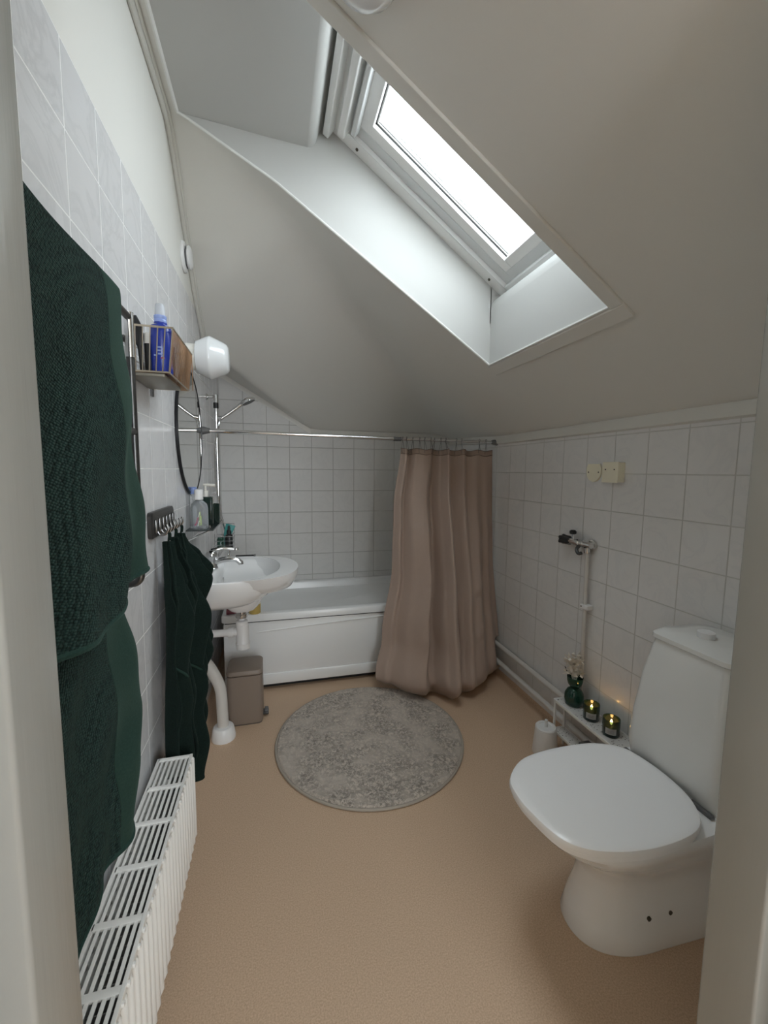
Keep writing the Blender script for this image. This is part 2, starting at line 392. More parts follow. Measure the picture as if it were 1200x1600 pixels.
mb = MB(); mb.box((-.95, -2.25, 2.45), (W+.15, .3, 2.5)); tag(mb.build('ceiling_hall', PLASTER), kind='structure')
dr = thing('door_1', None, None, (.56, .31, 0)); dr['kind'] = 'structure'
for nm, lo, hi in (('side_jamb', (.12, .335, 0), (.1675, .405, 2.03)), ('side_jamb', (.952, .335, 0), (.99, .405, 2.03)), ('door_head', (.12, .335, 2.02), (.99, .405, 2.06))):
    MB().box(lo, hi, c=.004).build(nm, JAMB, dr)
for lo, hi in (((.11, .20, 0), (.140, .335, 2.04)), ((.98, .20, 0), (1.0, .335, 2.04))): MB().box(lo, hi, c=.003).build('rebate', JAMB, dr)

# mouldings
def strip(name, pts, w, h, m):                      # ribbon profile along pts, square section
    mb = MB(); mb.tube(pts, w, n=8); return tag(mb.build(name, m), kind='structure')
mb = MB()
ys = steps(FY, D, .1)
loops = []
for y in ys:
    z = ceil_z(W, y); loops.append([Vector((W, y, z+.004)), Vector((W-.014, y, z+.008)), Vector((W-.016, y, z-.006)), Vector((W-.012, y, z-.034)), Vector((W, y, z-.040))])
mb.loft(loops, cap=True); tag(mb.build('trim_1', TRIM), kind='structure')
mb = MB(); loops = []
for x in steps(.60, W, .06):
    z = ceil_z(x, D); loops.append([Vector((x, D, z+.004)), Vector((x, D-.014, z+.006)), Vector((x, D-.014, z-.012)), Vector((x, D-.010, z-.028)), Vector((x, D, z-.032))])
mb.loft(loops, cap=True); tag(mb.build('trim_2', TRIM), kind='structure')
pts = [Vector((.008, y, ceil_z(.008, y)-.010)) for y in steps(FY, 2.45, .05)]
tag(MB().tube(pts, .009, n=8).build('trim_3', TRIM), kind='structure')
pts = [Vector((.020, y, ceil_z(.02, y)-.004)) for y in steps(FY, 2.40, .05)]
tag(MB().tube(pts, .006, n=8).build('trim_4', TRIM), kind='structure')
# flat architrave boards around the shaft on the slope (right and near side)
def slope_board(x0, x1, y0, y1, t=.005):
    m = MB(); lo = []; 
    for x in steps(x0, x1, .05):
        z = ceil_z(x, (y0+y1)/2)
        lo.append([Vector((x, y0, z+.002)), Vector((x, y1, z+.002)), Vector((x, y1, z-t)), Vector((x, y0, z-t))])
    return m.loft(lo, cap=True, sm=False)
tag(slope_board(1.258, 1.300, .955, 1.685, .009).build('trim_5', CEIL, bevel=.003), kind='structure')
tag(slope_board(.12, 1.258, .955, SY0-.001, .009).build('trim_6', CEIL, bevel=.003), kind='structure')

# ---------------------------------------------------------------- skylight
win = thing('window_1', None, None, (1.0, 1.34, 2.2)); win['kind'] = 'structure'
WZ = lambda x: 2.877-.70*x                          # plane of the outer window frame, seen from inside
WY0 = SY0-.11
TOPX = .52                                          # where the soffit turns up to the window
mb = MB()
xs = steps(SX0, SX1, .03)
for yy in (SY1, SY0):                               # the two long cheeks
    lower = [Vector((x, yy, ceil_z(x, yy))) for x in xs]
    upper = [Vector((x, yy if yy == SY1 else WY0, 2.425 if x < TOPX else WZ(x)+.10)) for x in xs]
    mb.loft([lower, upper], cap=False, closed=False, sm=False)
    yu = yy if yy == SY1 else WY0
    mb.loft([[Vector((SX1-.004, yu, 1.85)), Vector((1.37, yu, 1.85))], [Vector((SX1-.004, yu, WZ(SX1)+.12)), Vector((1.37, yu, WZ(1.37)+.12))]], cap=False, closed=False, sm=False)
mb.loft([[Vector((SX0, y, ceil_z(SX0, y))) for y in (SY0, SY1)], [Vector((SX0, y, 2.43)) for y in (SY0, SY1)]], cap=False, closed=False, sm=False)
# soffit with rounded turn
prof = [(SX0, 2.425), (.30, 2.408), (.485, 2.398)] + [(.485+.035*math.sin(t), 2.433-.035*math.cos(t)) for t in [PI/2*i/8 for i in range(9)]] + [(.528, 2.455), (.560, 2.497), (.585, 2.58)]
mb.loft([[Vector((x, WY0, z)) for x, z in prof], [Vector((x, SY1, z)) for x, z in prof]], cap=False, closed=False)
prof = [(SX1, ceil_z(SX1, 1.3)), (SX1, 1.90)] + [(SX1+.035-.035*math.cos(t), 1.90+.055*math.sin(t)) for t in [PI/2*i/6 for i in range(7)]] + [(1.33, 1.975), (1.36, 2.1)]
mb.loft([[Vector((x, WY0, z)) for x, z in prof], [Vector((x, SY1, z)) for x, z in prof]], cap=False, closed=False)
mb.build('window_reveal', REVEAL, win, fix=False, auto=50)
# thin white bead along the lower rim of the shaft
m = MB(); m.tube([Vector((x, SY1-.001, ceil_z(x, SY1)-.003)) for x in xs], .0048, n=8)
m.tube([Vector((SX0, y, FLAT-.010)) for y in (SY0, SY1)], .007, n=6)
m.tube([Vector((SX1, y, ceil_z(SX1, y)-.003)) for y in (SY0, SY1)], .0048, n=6)
m.build('edge_bead', WHITE, win)
# frame members lie in the sloping plane: s runs down the slope, y across, n points out of the roof
SD = Vector((1, 0, -.70)).normalized(); SN = Vector((.70, 0, 1)).normalized()
def wp(x, y, n): return Vector((x, y, WZ(x)))+SN*n
def wbox(m, x0, x1, y0, y1, n0, n1, mi=0):
    v = [wp(x0, y0, n0), wp(x1, y0, n0), wp(x1, y1, n0), wp(x0, y1, n0), wp(x0, y0, n1), wp(x1, y0, n1), wp(x1, y1, n1), wp(x0, y1, n1)]
    m.add(v, [(3,2,1,0),(4,5,6,7),(0,1,5,4),(1,2,6,5),(2,3,7,6),(3,0,4,7)], mi, False)
def ring(m, x0, x1, y0, y1, w, n0, n1, mi=0, wt=None):
    wt = w if wt is None else wt
    wbox(m, x0, x1, y1-w, y1, n0, n1, mi); wbox(m, x0, x1, y0, y0+w, n0, n1, mi)
    wbox(m, x0, x0+wt, y0+w, y1-w, n0, n1, mi); wbox(m, x1-w, x1, y0+w, y1-w, n0, n1, mi)
m = MB(); ring(m, .545, 1.345, WY0-.01, SY1+.01, .062, -.002, .09); m.build('outer_frame', FRAME, win, bevel=.003)
m = MB(); ring(m, .60, 1.295, WY0+.05, SY1-.05, .045, .018, .10); m.build('inner_frame', FRAMED, win, bevel=.002)
m = MB(); ring(m, .64, 1.268, WY0+.085, SY1-.085, .05, .020, .065); sash = m.build('sash', FRAME, win, bevel=.003)
m = MB(); ring(m, .686, 1.250, WY0+.131, SY1-.131, .0062, .036, .040); ring(m, .686, 1.250, WY0+.131, SY1-.131, .0105, .0445, .0475); m.build('gasket', GASKET, sash)
m = MB(); ring(m, .689, 1.248, WY0+.133, SY1-.133, .0075, .040, .046); m.build('glazing_bead', FRAME, sash, bevel=.001)
GLASS = bpy.data.materials.new('window_glass'); GLASS.use_nodes = True
nt = GLASS.node_tree; nt.nodes.clear()
o_ = nt.nodes.new('ShaderNodeOutputMaterial'); tr = nt.nodes.new('ShaderNodeBsdfTransparent'); gl = nt.nodes.new('ShaderNodeBsdfGlossy'); gl.inputs['Roughness'].default_value = .02
mxs = nt.nodes.new('ShaderNodeMixShader'); mxs.inputs[0].default_value = .06; tr.inputs[0].default_value = (.96, .98, .98, 1)
nt.links.new(tr.outputs[0], mxs.inputs[1]); nt.links.new(gl.outputs[0], mxs.inputs[2]); nt.links.new(mxs.outputs[0], o_.inputs[0])
m = MB(); wbox(m, .69, 1.25, WY0+.13, SY1-.13, .047, .053); m.build('pane', GLASS, sash)
# ventilation flap and bars at the top of the sash
m = MB(); wbox(m, .565, .585, WY0+.03, SY1-.012, -.045, .02); m.build('ventilation_flap', FRAME, win, bevel=.003)
m = MB(); wbox(m, .605, .628, WY0+.04, SY1-.045, -.030, .03); m.build('ventilation_bar', FRAME, win, bevel=.004)
m = MB(); wbox(m, .640, .655, WY0+.06, SY1-.07, -.012, .03); m.build('ventilation_bar', FRAMED, win, bevel=.003)
for x in (.668, 1.228): 
    m = MB(); m.lathe([(.0055, -.004), (.0055, .002)], wp(x, SY1-.026, -.002), axis=(Vector((0, 1, 0)), SD, SN), n=12); m.build('frame_screw', SCREW, win)

# ================================================================== THINGS
# ---------------------------------------------------------------- bathtub
tx0, tx1, ty0, ty1, tz = .062, W-.004, 2.27, D-.003, .440
tub = thing('bathtub', 'white built-in bathtub along the tiled back wall', 'bathtub', ((tx0+tx1)/2, (ty0+ty1)/2, 0))
cxm, cym, hx, hy = (tx0+tx1)/2, (ty0+ty1)/2, (tx1-tx0)/2, (ty1-ty0)/2
L = [rrect(cxm, cym, hx-.012, hy-.012, .03, .395), rrect(cxm, cym, hx, hy, .035, .400), rrect(cxm, cym, hx, hy, .035, .428), rrect(cxm, cym, hx-.004, hy-.004, .035, .437), rrect(cxm, cym, hx-.012, hy-.012, .035, tz),
     rrect(cxm, cym, hx-.050, hy-.050, .06, tz), rrect(cxm, cym, hx-.058, hy-.058, .07, .436), rrect(cxm, cym, hx-.068, hy-.066, .09, .40), rrect(cxm, cym, hx-.11, hy-.09, .12, .22), rrect(cxm, cym, hx-.16, hy-.115, .14, .12), rrect(cxm, cym, hx-.25, hy-.16, .14, .09)]
m = MB().loft(L, cap=True); m.build('basin', ACR, tub)
m = MB(); m.box((tx0+.012, ty0+.010, .058), (tx1, ty0+.028, .392), c=.004)
m.box((tx0+.012, ty0+.003, .032), (tx1, ty0+.026, .094), c=.006)
arcp = [Vector((tx0+.18+(1.2)*t, ty0+.009, .335+.045*math.sin(t*PI*.5))) for t in [i/20 for i in range(21)]]
m.tube(arcp, .004, n=6); m.build('front_panel', ACR, tub)
MB().box((tx0+.03, ty0+.045, 0), (tx1, ty0+.06, .40)).build('plinth', BLACKP, tub)  # black colour stands in for the shadow gap under the front panel
m = MB().box((tx0+.02, ty0+.012, .390), (tx1, ty0+.03, .402)); m.build('joint', BLACKP, tub)

# ---------------------------------------------------------------- curtain rail, rings, curtain
rz = 1.398; ry = 2.262
rail = thing('curtain_rail', 'thin chrome shower curtain rail spanning from the left wall to the right wall', 'rail', (W/2, ry, rz))
MB().tube([(.012, ry, rz+.012), (1.02, ry, rz)], .0105, n=16).build('rail_tube', CHROME, rail)
MB().tube([(1.02, ry, rz), (W-.02, ry, rz-.003)], .0075, n=14).build('inner_tube', CHROME, rail)
MB().tube([(1.00, ry, rz), (1.045, ry, rz)], .0125, n=14).build('joint_sleeve', GREYP, rail)
MB().lathe([(.012, -.035), (.014, -.03), (.018, -.004), (.018, 0)], (W, ry, rz-.003), 'x', 16).build('end_cap', GREYP, rail)
MB().lathe([(.020, 0), (.020, .008), (.014, .03), (.012, .04)], (0, ry, rz+.012), 'x', 16).build('end_cap', GREYP, rail)
# curtain: top path on the rail, bottom spilling forward on to the floor
folds = [(0, 0), (.05, .020), (.09, -.022), (.16, .006), (.24, .016), (.31, .010), (.37, -.030), (.43, -.012), (.48, .032), (.53, -.018), (.60, -.004), (.66, .020), (.72, -.012), (.85, .004), (1, 0)]
def interp(tab, t):
    for (a, va), (b, vb) in zip(tab, tab[1:]):
        if t <= b:
            k = (t-a)/(b-a); k = k*k*(3-2*k); return va+(vb-va)*k
    return tab[-1][1]
big = [(0, -.015), (.05, .0), (.14, .040), (.27, .050), (.335, -.045), (.37, -.035), (.44, .030), (.52, .060), (.575, -.030), (.62, -.010), (.70, .030), (.80, .034), (.88, -.015), (.93, .012), (1, -.01)]
def curtain_pt(u, v):
    zt = 1.348-.008*math.sin(u*PI*6)**2
    xl = interp([(0, 1.043), (.25, .998), (.5, .985), (.78, .915), (.93, .866), (1, .885)], v)
    xr = interp([(0, 1.618), (.5, 1.618), (.85, 1.632), (1, 1.628)], v)
    x = xl+(xr-xl)*(u+.030*math.sin(u*PI*2)*v)
    yb = 2.088-.188*math.sin(PI*min(1, u*1.04)**1.15)
    y = 2.262+(yb-2.262)*(v**1.3)
    amp = interp(folds, u)*(1-.6*v)+interp(big, u)*math.sin(min(1, v*1.02)*PI*.62)*.92*(1-.62*max(0, (v-.86)/.14)**1.5)
    y -= amp*1.3
    z = zt+(.004-zt)*v
    # cloth pools: it bellies out just above the floor, then tucks back under
    y -= .030*math.exp(-((v-.925)/.045)**2)*(.35+.65*math.sin(PI*u))
    if v > .935:
        t = (v-.935)/.065; y += .085*t*t; z = max(z, .004+.010*(1-t))
        z += .030*t*max(0, .17-u)/.17
        x += .02*t*t*(.5-u)
    # pulls and creases
    x += .009*math.sin(v*8+u*14)*v*.5
    y += .0045*mn.noise(Vector((u*9, v*7, 1.3)))*min(1, v*3)*2+.003*mn.noise(Vector((u*26+v*6, v*13-u*5, 4)))*v
    for (uc, vc, su, sv, am) in ((.10, .28, .03, .02, .006), (.16, .33, .035, .02, -.006), (.27, .56, .05, .016, .007), (.46, .58, .03, .02, .008), (.30, .76, .03, .02, -.010), (.80, .62, .05, .02, .008), (.86, .74, .06, .03, -.010), (.08, .80, .05, .03, .008), (.78, .80, .05, .025, .010)):
        d_ = ((u-uc+(v-vc)*.8)/su)**2+((v-vc)/sv)**2
        y += am*math.exp(-d_)
    x = min(x, W-.012)
    if .08 < z < .24 and y > 1.99: x = min(x, 1.590+.0)
    return Vector((x, y, z))
cur = thing('shower_curtain', 'taupe fabric shower curtain bunched at the right end of the rail, reaching the floor', 'shower curtain', (1.3, 2.2, 0))
MB().grid(curtain_pt, 200, 170).build('curtain_fabric', CURT, cur, solid=.0015, auto=180)
MB().grid(lambda u, v: curtain_pt(u, v*.024)+Vector((0, -.0016, 0)), 200, 4).build('top_band', HEM, cur, solid=.001, auto=180)
m = MB(); m.tube([curtain_pt(i/180, .0)+Vector((0, -.001, -.001)) for i in range(181)], .0020, n=6); m.tube([curtain_pt(i/180, .022)+Vector((0, -.002, 0)) for i in range(181)], .0013, n=6)
m.build('hem_seam', mat('dark_seam', (.14, .10, .085), .8), cur)
ring0 = None
for i, (u, dx) in enumerate([(.02, 0), (.055, .004), (.13, -.003), (.19, .004), (.25, 0), (.31, .004), (.36, -.004), (.42, .002), (.47, .004), (.60, -.004), (.64, .006), (.86, -.006), (.92, .003)]):
    p = curtain_pt(u, .012)
    m = MB(); 
    pts = [Vector((p.x+dx, ry-.001, rz+.0125))]+[]
    loop = [Vector((p.x-.008+dx, p.y-.002, p.z)), Vector((p.x-.006+dx, ry-.012, rz-.012)), Vector((p.x-.002+dx, ry-.012, rz+.006)), Vector((p.x+dx, ry, rz+.014)), Vector((p.x+.002+dx, ry+.012, rz+.006)), Vector((p.x+.006+dx, ry+.012, rz-.012)), Vector((p.x+.008+dx, p.y+.004, p.z-.002)), Vector((p.x+dx, p.y, p.z-.008))]
    m.tube(catmull(loop, 5, True), .0011, n=6, closed=True)
    lab = 'dark wire curtain ring on the rail, %s' % ['leftmost of the row, beside the grey joint', 'second from the left', 'third from the left', 'fourth from the left', 'fifth from the left', 'sixth from the left', 'seventh from the left', 'eighth from the left', 'ninth from the left', 'tenth from the left', 'last before the wide gap', 'first after the wide gap', 'rightmost, nearest the end cap'][i]
    tag(m.build('curtain_ring', STEELD), lab, 'curtain ring', 'wire rings holding the shower curtain')

# ---------------------------------------------------------------- shower set
sh = thing('shower_set', 'chrome shower riser rail with hand shower and hose by the left corner above the bath', 'shower', (0, 2.44, .92))
MB().tube([(.050, 2.44, .93), (.050, 2.44, 1.600)], .0095, n=14).build('riser_rail', CHROME, sh)
for z in (1.605, .95):
    m = MB(); m.tube([(.0, 2.44, z), (.058, 2.44, z)], .008, n=12); m.lathe([(.017, 0), (.017, .006), (.010, .012)], (0, 2.44, z), 'x', 16); m.tube([(.05, 2.44, z-.03), (.05, 2.44, z+.012)], .0125, n=14); m.build('wall_bracket', CHROME, sh)
MB().tube([(.050, 2.44, 1.545), (.050, 2.44, 1.575)], .0135, n=14).build('collar', BLACKP, sh)
m = MB(); m.tube([(.050, 2.44, 1.475), (.050, 2.44, 1.505)], .016, n=14); m.tube([(.05, 2.44, 1.49), (.078, 2.435, 1.495)], .012, n=12); m.build('slider', CHROME, sh)
hd = Vector((.225, 2.44, 1.60)); h0 = Vector((.070, 2.437, 1.488))
hs = MB().tube([h0, h0.lerp(hd, .3), h0.lerp(hd, .62)+Vector((0, 0, .004)), h0.lerp(hd, .8)+Vector((0, 0, .006))], [.009, .008, .0095, .012], n=12).build('hand_shower', CHROME, sh)
ax = Vector((.45, 0, -.9)).normalized(); ax1 = Vector((0, 1, 0)); ax2 = ax.cross(ax1)
MB().lathe([(.012, -.014), (.036, -.006), (.042, .002), (.042, .010), (.038, .013)], h0.lerp(hd, .92)+Vector((0, 0, .004)), (ax1, ax2, ax), 22).build('spray_head', CHROME, hs)
MB().lathe([(.037, .0), (.037, .003)], h0.lerp(hd, .92)+Vector((0, 0, .004))+ax*.0115, (ax1, ax2, ax), 22).build('spray_face', BLACKP, hs)
hose = catmull([(.070, 2.437, 1.486), (.058, 2.425, 1.44), (.038, 2.43, 1.33), (.040, 2.42, 1.15), (.062, 2.41, .98), (.085, 2.41, .86), (.10, 2.42, .76), (.07, 2.44, .70), (.03, 2.46, .74)], 8)
MB().tube(hose, .0055, n=8).build('hose', CHROME, sh)
m = MB(); m.tube([(.05, 2.38, .72), (.05, 2.56, .72)], .020, n=16); m.tube([(0, 2.41, .72), (.05, 2.41, .72)], .014, n=12); m.tube([(0, 2.53, .72), (.05, 2.53, .72)], .014, n=12)
m.build('mixer', CHROME, sh)
# chrome wire caddy on the corner, with toiletries
cad = thing('wire_caddy', 'small chrome wire toiletries caddy in the corner behind the basin tap', 'caddy', (.085, 2.33, .79))
m = MB()
cx0, cx1, cy0, cy1 = .045, .135, 2.27, 2.36
for z in (.802, .824, .846, .868): m.tube([(cx0, cy0, z), (cx1, cy0, z), (cx1, cy1, z), (cx0, cy1, z)], .0016, n=6, closed=True)
for x, y in ((cx0, cy0), (cx1, cy0), (cx1, cy1), (cx0, cy1), ((cx0+cx1)/2, cy0), ((cx0+cx1)/2, cy1), (cx1, (cy0+cy1)/2)): m.tube([(x, y, .802), (x, y, .885)], .0016, n=6)
for k in range(6): m.tube([(cx0, cy0+.0166*k+.005, .802), (cx1, cy0+.0166*k+.005, .802)], .0013, n=6)
m.tube([(cx1, cy1, .885), (cx1, cy1, .925), (cx0, cy1, .925), (cx0, cy1, .885)], .0018, n=6)
m.build('basket', CHROME, cad)
m = MB(); m.tube([(cx0+.01, cy1, .925), (.055, 2.425, .925)], .003, n=8); m.tube([(.036, 2.425, .925), (.036, 2.456, .925), (.064, 2.456, .925), (.064, 2.425, .925)], .002, n=6, closed=True); m.build('rail_clip', CHROME, cad)
b = thing('bottle', 'black dropper bottle standing in the chrome wire caddy', 'bottle', (.112, 2.315, .804))
MB().lathe([(.020, 0), (.021, .004), (.021, .058), (.016, .068), (.009, .072)], (.112, 2.315, .804)).build('bottle_body', BLACKP, b)
MB().lathe([(.011, .072), (.011, .090), (.007, .094), (.006, .112), (.002, .118)], (.112, 2.315, .804)).build('dropper_cap', BLACKP, b)
b = thing('tube', 'teal squeeze tube leaning in the chrome wire caddy', 'tube', (.085, 2.335, .806))
m = MB(); L = []
for t in [i/8 for i in range(9)]:
    c = Vector((.080+.040*t, 2.335, .808+.115*t)); w, d = .012+.012*t, .011*(1-t)+.0015
    L.append([c+Vector((w*math.cos(q), d*math.sin(q), -w*.3*math.cos(q))) for q in [2*PI*k/16 for k in range(16)]])
m.loft(L); m.build('tube_body', TEAL, b)
tag(MB().lathe([(.018, 0), (.018, .05), (.012, .058)], (.070, 2.300, .804)).build('bottle', GGLASS), 'short green bottle at the left in the chrome wire caddy', 'bottle')

# ---------------------------------------------------------------- basin
SY = 1.94
def dshape(L_, hw, z, x0=0.0, p=.78, n=28, yc=SY):
    out = []
    for i in range(n+1):
        t = -PI/2+PI*i/n; c, s_ = math.cos(t), math.sin(t)
        out.append(Vector((x0+.10+(L_-.10)*(abs(c)**p), yc+hw*math.copysign(abs(s_)**.92, s_), z)))
    out.append(Vector((x0, yc+hw*.96, z))); out.append(Vector((x0, yc, z))); out.append(Vector((x0, yc-hw*.96, z)))
    return out
sk = thing('washbasin', 'white oval ceramic washbasin mounted on the left wall beside the bath', 'washbasin', (.2, SY, .62))
L = [dshape(.20, .12, .642, .004), dshape(.285, .195, .650, .002), dshape(.328, .232, .675), dshape(.355, .252, .71), dshape(.370, .263, .745), dshape(.376, .266, .765), dshape(.375, .265, .774), dshape(.370, .260, .778)]
inner = []
for (lx, hw, z, x0) in ((.362, .251, .7775, .088), (.357, .244, .768, .094), (.345, .228, .735, .100), (.312, .185, .700, .112), (.25, .11, .681, .14), (.205, .03, .676, .17)):
    inner.append([Vector((x0 if q.x < x0 else q.x, q.y, z)) for q in dshape(lx, hw, z, x0)])
m = MB().loft(L+inner, cap=True); m.build('bowl', CER, sk)
MB().lathe([(.055, .585), (.070, .600), (.088, .630), (.10, .655)], (.200, SY, 0), n=30).build('drain_boss', CER, sk)
MB().lathe([(.020, 0), (.022, .002), (.016, .003), (.004, .001)], (.195, SY, .676), n=20).build('drain_ring', CHROME, sk)
MB().lathe([(.011, 0), (.011, .003), (.006, .004)], (.120, SY, .725), 'x', 16).build('overflow', CHROME, sk)
tap = thing('tap', 'chrome single lever mixer tap on the washbasin', 'tap', (.085, SY, .778))
MB().lathe([(.026, 0), (.027, .004), (.023, .010), (.021, .045), (.024, .052), (.024, .070), (.016, .080), (.004, .083)], (.075, SY, .778), n=22).build('tap_body', CHROME, tap)
MB().tube(catmull([(.080, SY, .805), (.13, SY, .818), (.175, SY, .815), (.196, SY, .800)], 5), [.014]*5+[.013]*5+[.012]*6, n=12).build('spout', CHROME, tap)
MB().tube([(.196, SY, .806), (.198, SY, .792)], .0115, n=12).build('aerator', CHROME, tap)
MB().tube(catmull([(.075, SY, .858), (.115, SY+.004, .866), (.165, SY+.008, .862), (.185, SY+.01, .858)], 4), [.010]*4+[.008]*4+[.0065]*5, n=10).build('lever', CHROME, tap)
MB().lathe([(.011, 0), (.012, .006), (.009, .012)], (.178, SY+.01, .856), n=12).build('lever_knob', CHROME, tap)
# trap
tp = thing('bottle_trap', 'white plastic bottle trap and waste pipe under the washbasin', 'trap', (.21, SY, .40))
MB().lathe([(.024, .545), (.026, .548), (.026, .562), (.022, .565), (.022, .588)], (.195, SY, 0), n=20).build('chrome_nut', CHROME, tp)
m = MB(); m.lathe([(.014, .50), (.014, .55)], (.195, SY, 0), n=16); m.lathe([(.022, .505), (.026, .508), (.026, .530), (.020, .534)], (.195, SY, 0), n=20)
m.build('inlet_tube', WPLAST, tp)
MB().lathe([(.020, .395), (.030, .40), (.032, .425), (.028, .430), (.029, .49), (.027, .512), (.020, .516)], (.198, SY, 0), n=24).build('trap_cup', WPLAST, tp)
m = MB(); m.tube([(.18, SY, .478), (.12, SY, .478), (.0, SY, .478)], .017, n=14); m.tube([(.135, SY, .478), (.158, SY, .478)], .023, n=14); m.build('waste_pipe', WPLAST, tp)
dp = thing('drain_pipe', 'thick grey-white drain pipe bending down to a round floor collar beside the pedal bin', 'pipe', (.11, 1.90, 0))
MB().tube(catmull([(.012, 1.90, .40), (.055, 1.90, .345), (.088, 1.90, .275), (.100, 1.90, .235), (.104, 1.90, .19), (.108, 1.90, .04)], 6), .0245, n=18).build('bent_pipe', PIPEW, dp)
MB().lathe([(.052, 0), (.053, .010), (.045, .052), (.040, .058), (.027, .060)], (.108, 1.90, 0), n=28).build('floor_collar', WPLAST, dp)
hc = thing('heating_pipe', 'thin painted pipe running low on the left wall behind the bin', 'pipe', (.02, 2.1, .2))
MB().tube([(.022, 1.75, .30), (.022, 2.25, .12)], .008, n=10).build('pipe_run', PIPEW, hc)
MB().tube([(.0, 2.0, .21), (.024, 2.0, .21)], .006, n=8).build('pipe_clip', STEELD, hc)

# ---------------------------------------------------------------- things on the bath corner
t = thing('tin', 'mustard yellow tin on the left corner of the bath rim', 'tin', (.222, 2.40, .44))
tag(t); MB().lathe([(.030, 0), (.031, .003), (.031, .060), (.029, .063)], (.235, 2.302, .4395), n=22).build('tin_body', YELL, t)
MB().lathe([(.0315, .052), (.032, .055), (.032, .068), (.029, .070)], (.235, 2.302, .4395), n=22).build('tin_lid', CREAM, t)
t = thing('tube', 'maroon cosmetics tube lying on the bath rim at its left corner', 'tube', (.13, 2.30, .4395))
MB().tube([(.090, 2.300, .456), (.175, 2.300, .456)], [.016, .010], n=14).build('tube_body', MAROON, t); MB().tube([(.175, 2.300, .456), (.200, 2.300, .456)], .012, n=12).build('tube_cap', WPLAST, t)
t = thing('razor', 'black razor lying on the far rim of the washbasin', 'razor', (.22, 2.18, .776))
MB().tube([(.155, 2.178, .783), (.245, 2.172, .784)], .004, n=8).build('handle', BLACKP, t); MB().box((.243, 2.160, .780), (.252, 2.186, .789), c=.002).build('razor_head', GREYP, t)

# ---------------------------------------------------------------- mirror
MY, MZ, MR = 1.942, 1.372, .262
mi = thing('mirror', 'round wall mirror with a thin black frame above the washbasin', 'mirror', (0, MY, MZ-MR))
MB().lathe([(MR-.004, .008), (MR-.004, .010)], (0, MY, MZ), 'x', 64).build('mirror_glass', MIRR, mi)
MB().lathe([(MR-.005, .002), (MR+.001, .002), (MR+.001, .012), (MR-.005, .012), (MR-.005, .002)], (0, MY, MZ), 'x', 64, cap=False).build('mirror_frame', BLACKM, mi)
MB().lathe([(MR-.02, .0), (MR-.02, .0085)], (0, MY, MZ), 'x', 48).build('mirror_back', BLACKM, mi)

# ---------------------------------------------------------------- wall lamp
LY, LZ = 1.85, 1.665
la = thing('wall_lamp', 'opal glass wall lamp on a white porcelain base above the mirror', 'lamp', (0, LY, LZ-.09))
MB().lathe([(.050, 0), (.051, .004), (.051, .052), (.047, .056)], (0, LY, LZ), 'x', 36).build('lamp_base', PORC, la)
MB().lathe([(.050, .054), (.062, .058), (.083, .104), (.084, .110), (.081, .116), (.062, .160), (.055, .172), (.045, .178), (.02, .180)], (0, LY, LZ), 'x', 40).build('lamp_shade', OPAL, la)

# ---------------------------------------------------------------- round vent high on the wall
ve = thing('wall_vent', 'white round air valve high on the left wall at the slope', 'vent', (0, 1.98, 2.06))
vy, vz = 1.95, 2.085
MB().lathe([(.058, 0), (.060, .004), (.056, .012), (.042, .014), (.040, .006)], (0, vy, vz), 'x', 36).build('vent_ring', WPLAST, ve)
MB().lathe([(.020, .006), (.043, .022), (.044, .028), (.036, .034), (.01, .036)], (0, vy, vz), 'x', 32).build('vent_disc', WPLAST, ve)
MB().lathe([(.041, .0), (.041, .006)], (0, vy, vz), 'x', 32).build('vent_throat', BLACKP, ve)

# ---------------------------------------------------------------- glass shelf with bottles
GZ = .975
gs = thing('glass_shelf', 'smoked glass shelf under the round mirror above the washbasin', 'shelf', (.05, 1.96, GZ))
MB().box((.004, 1.78, GZ-.006), (.108, 2.14, GZ), c=.002).build('shelf_panel', SHELFG, gs)
for y in (1.84, 2.08):
    MB().tube(catmull([(0, y, GZ-.05), (.015, y, GZ-.045), (.05, y, GZ-.028), (.085, y, GZ-.010), (.085, y, GZ+.010)], 4), .0035, n=8).build('shelf_bracket', CHROME, gs)
b = thing('spray_bottle', 'clear plastic bottle with white cap and printed sprig, nearest on the glass shelf', 'bottle', (.060, 1.815, GZ))
MB().lathe([(.030, 0), (.034, .004), (.034, .085), (.030, .102), (.014, .116), (.011, .120)], (.050, 1.825, GZ), n=26).build('bottle_body', CLEARP, b)
MB().lathe([(.014, .118), (.0165, .120), (.0165, .156), (.015, .160), (.006, .162)], (.050, 1.825, GZ), n=22).build('bottle_cap', WPLAST, b)
m = MB()
for k, (dy, z0, z1, mi_) in enumerate(((-.004, .020, .060, 0), (.004, .018, .075, 1), (.010, .020, .050, 1), (-.010, .016, .034, 0), (-.014, .022, .030, 0))):
    m.tube([(.060+.0275+.002, 1.815+dy-.006, GZ+z0), (.060+.0295-.001, 1.815+dy, GZ+z1)], .0014, n=5, mi=mi_)
m2 = MB()
for k, (dx, z0, z1, mi_) in enumerate(((-.012, .016, .050, 0), (-.004, .014, .036, 2), (.004, .016, .072, 1), (.010, .018, .055, 1), (-.016, .018, .030, 0), (.0, .05, .07, 2))):
    m2.tube([(.052+dx, 1.825-.0345+abs(dx)*.15, GZ+z0), (.052+dx*.5+.004, 1.825-.0345, GZ+z1)], .0016, n=5, mi=mi_)
m2.build('printed_sprig', [PINK, LIME, WPLAST], b)
b = thing('soap_dispenser', 'dark green soap dispenser with cream pump on the glass shelf', 'dispenser', (.060, 1.93, GZ))
MB().box((.035, 1.905, GZ), (.090, 1.955, GZ+.125), c=.006).build('bottle_body', DGLASS, b)
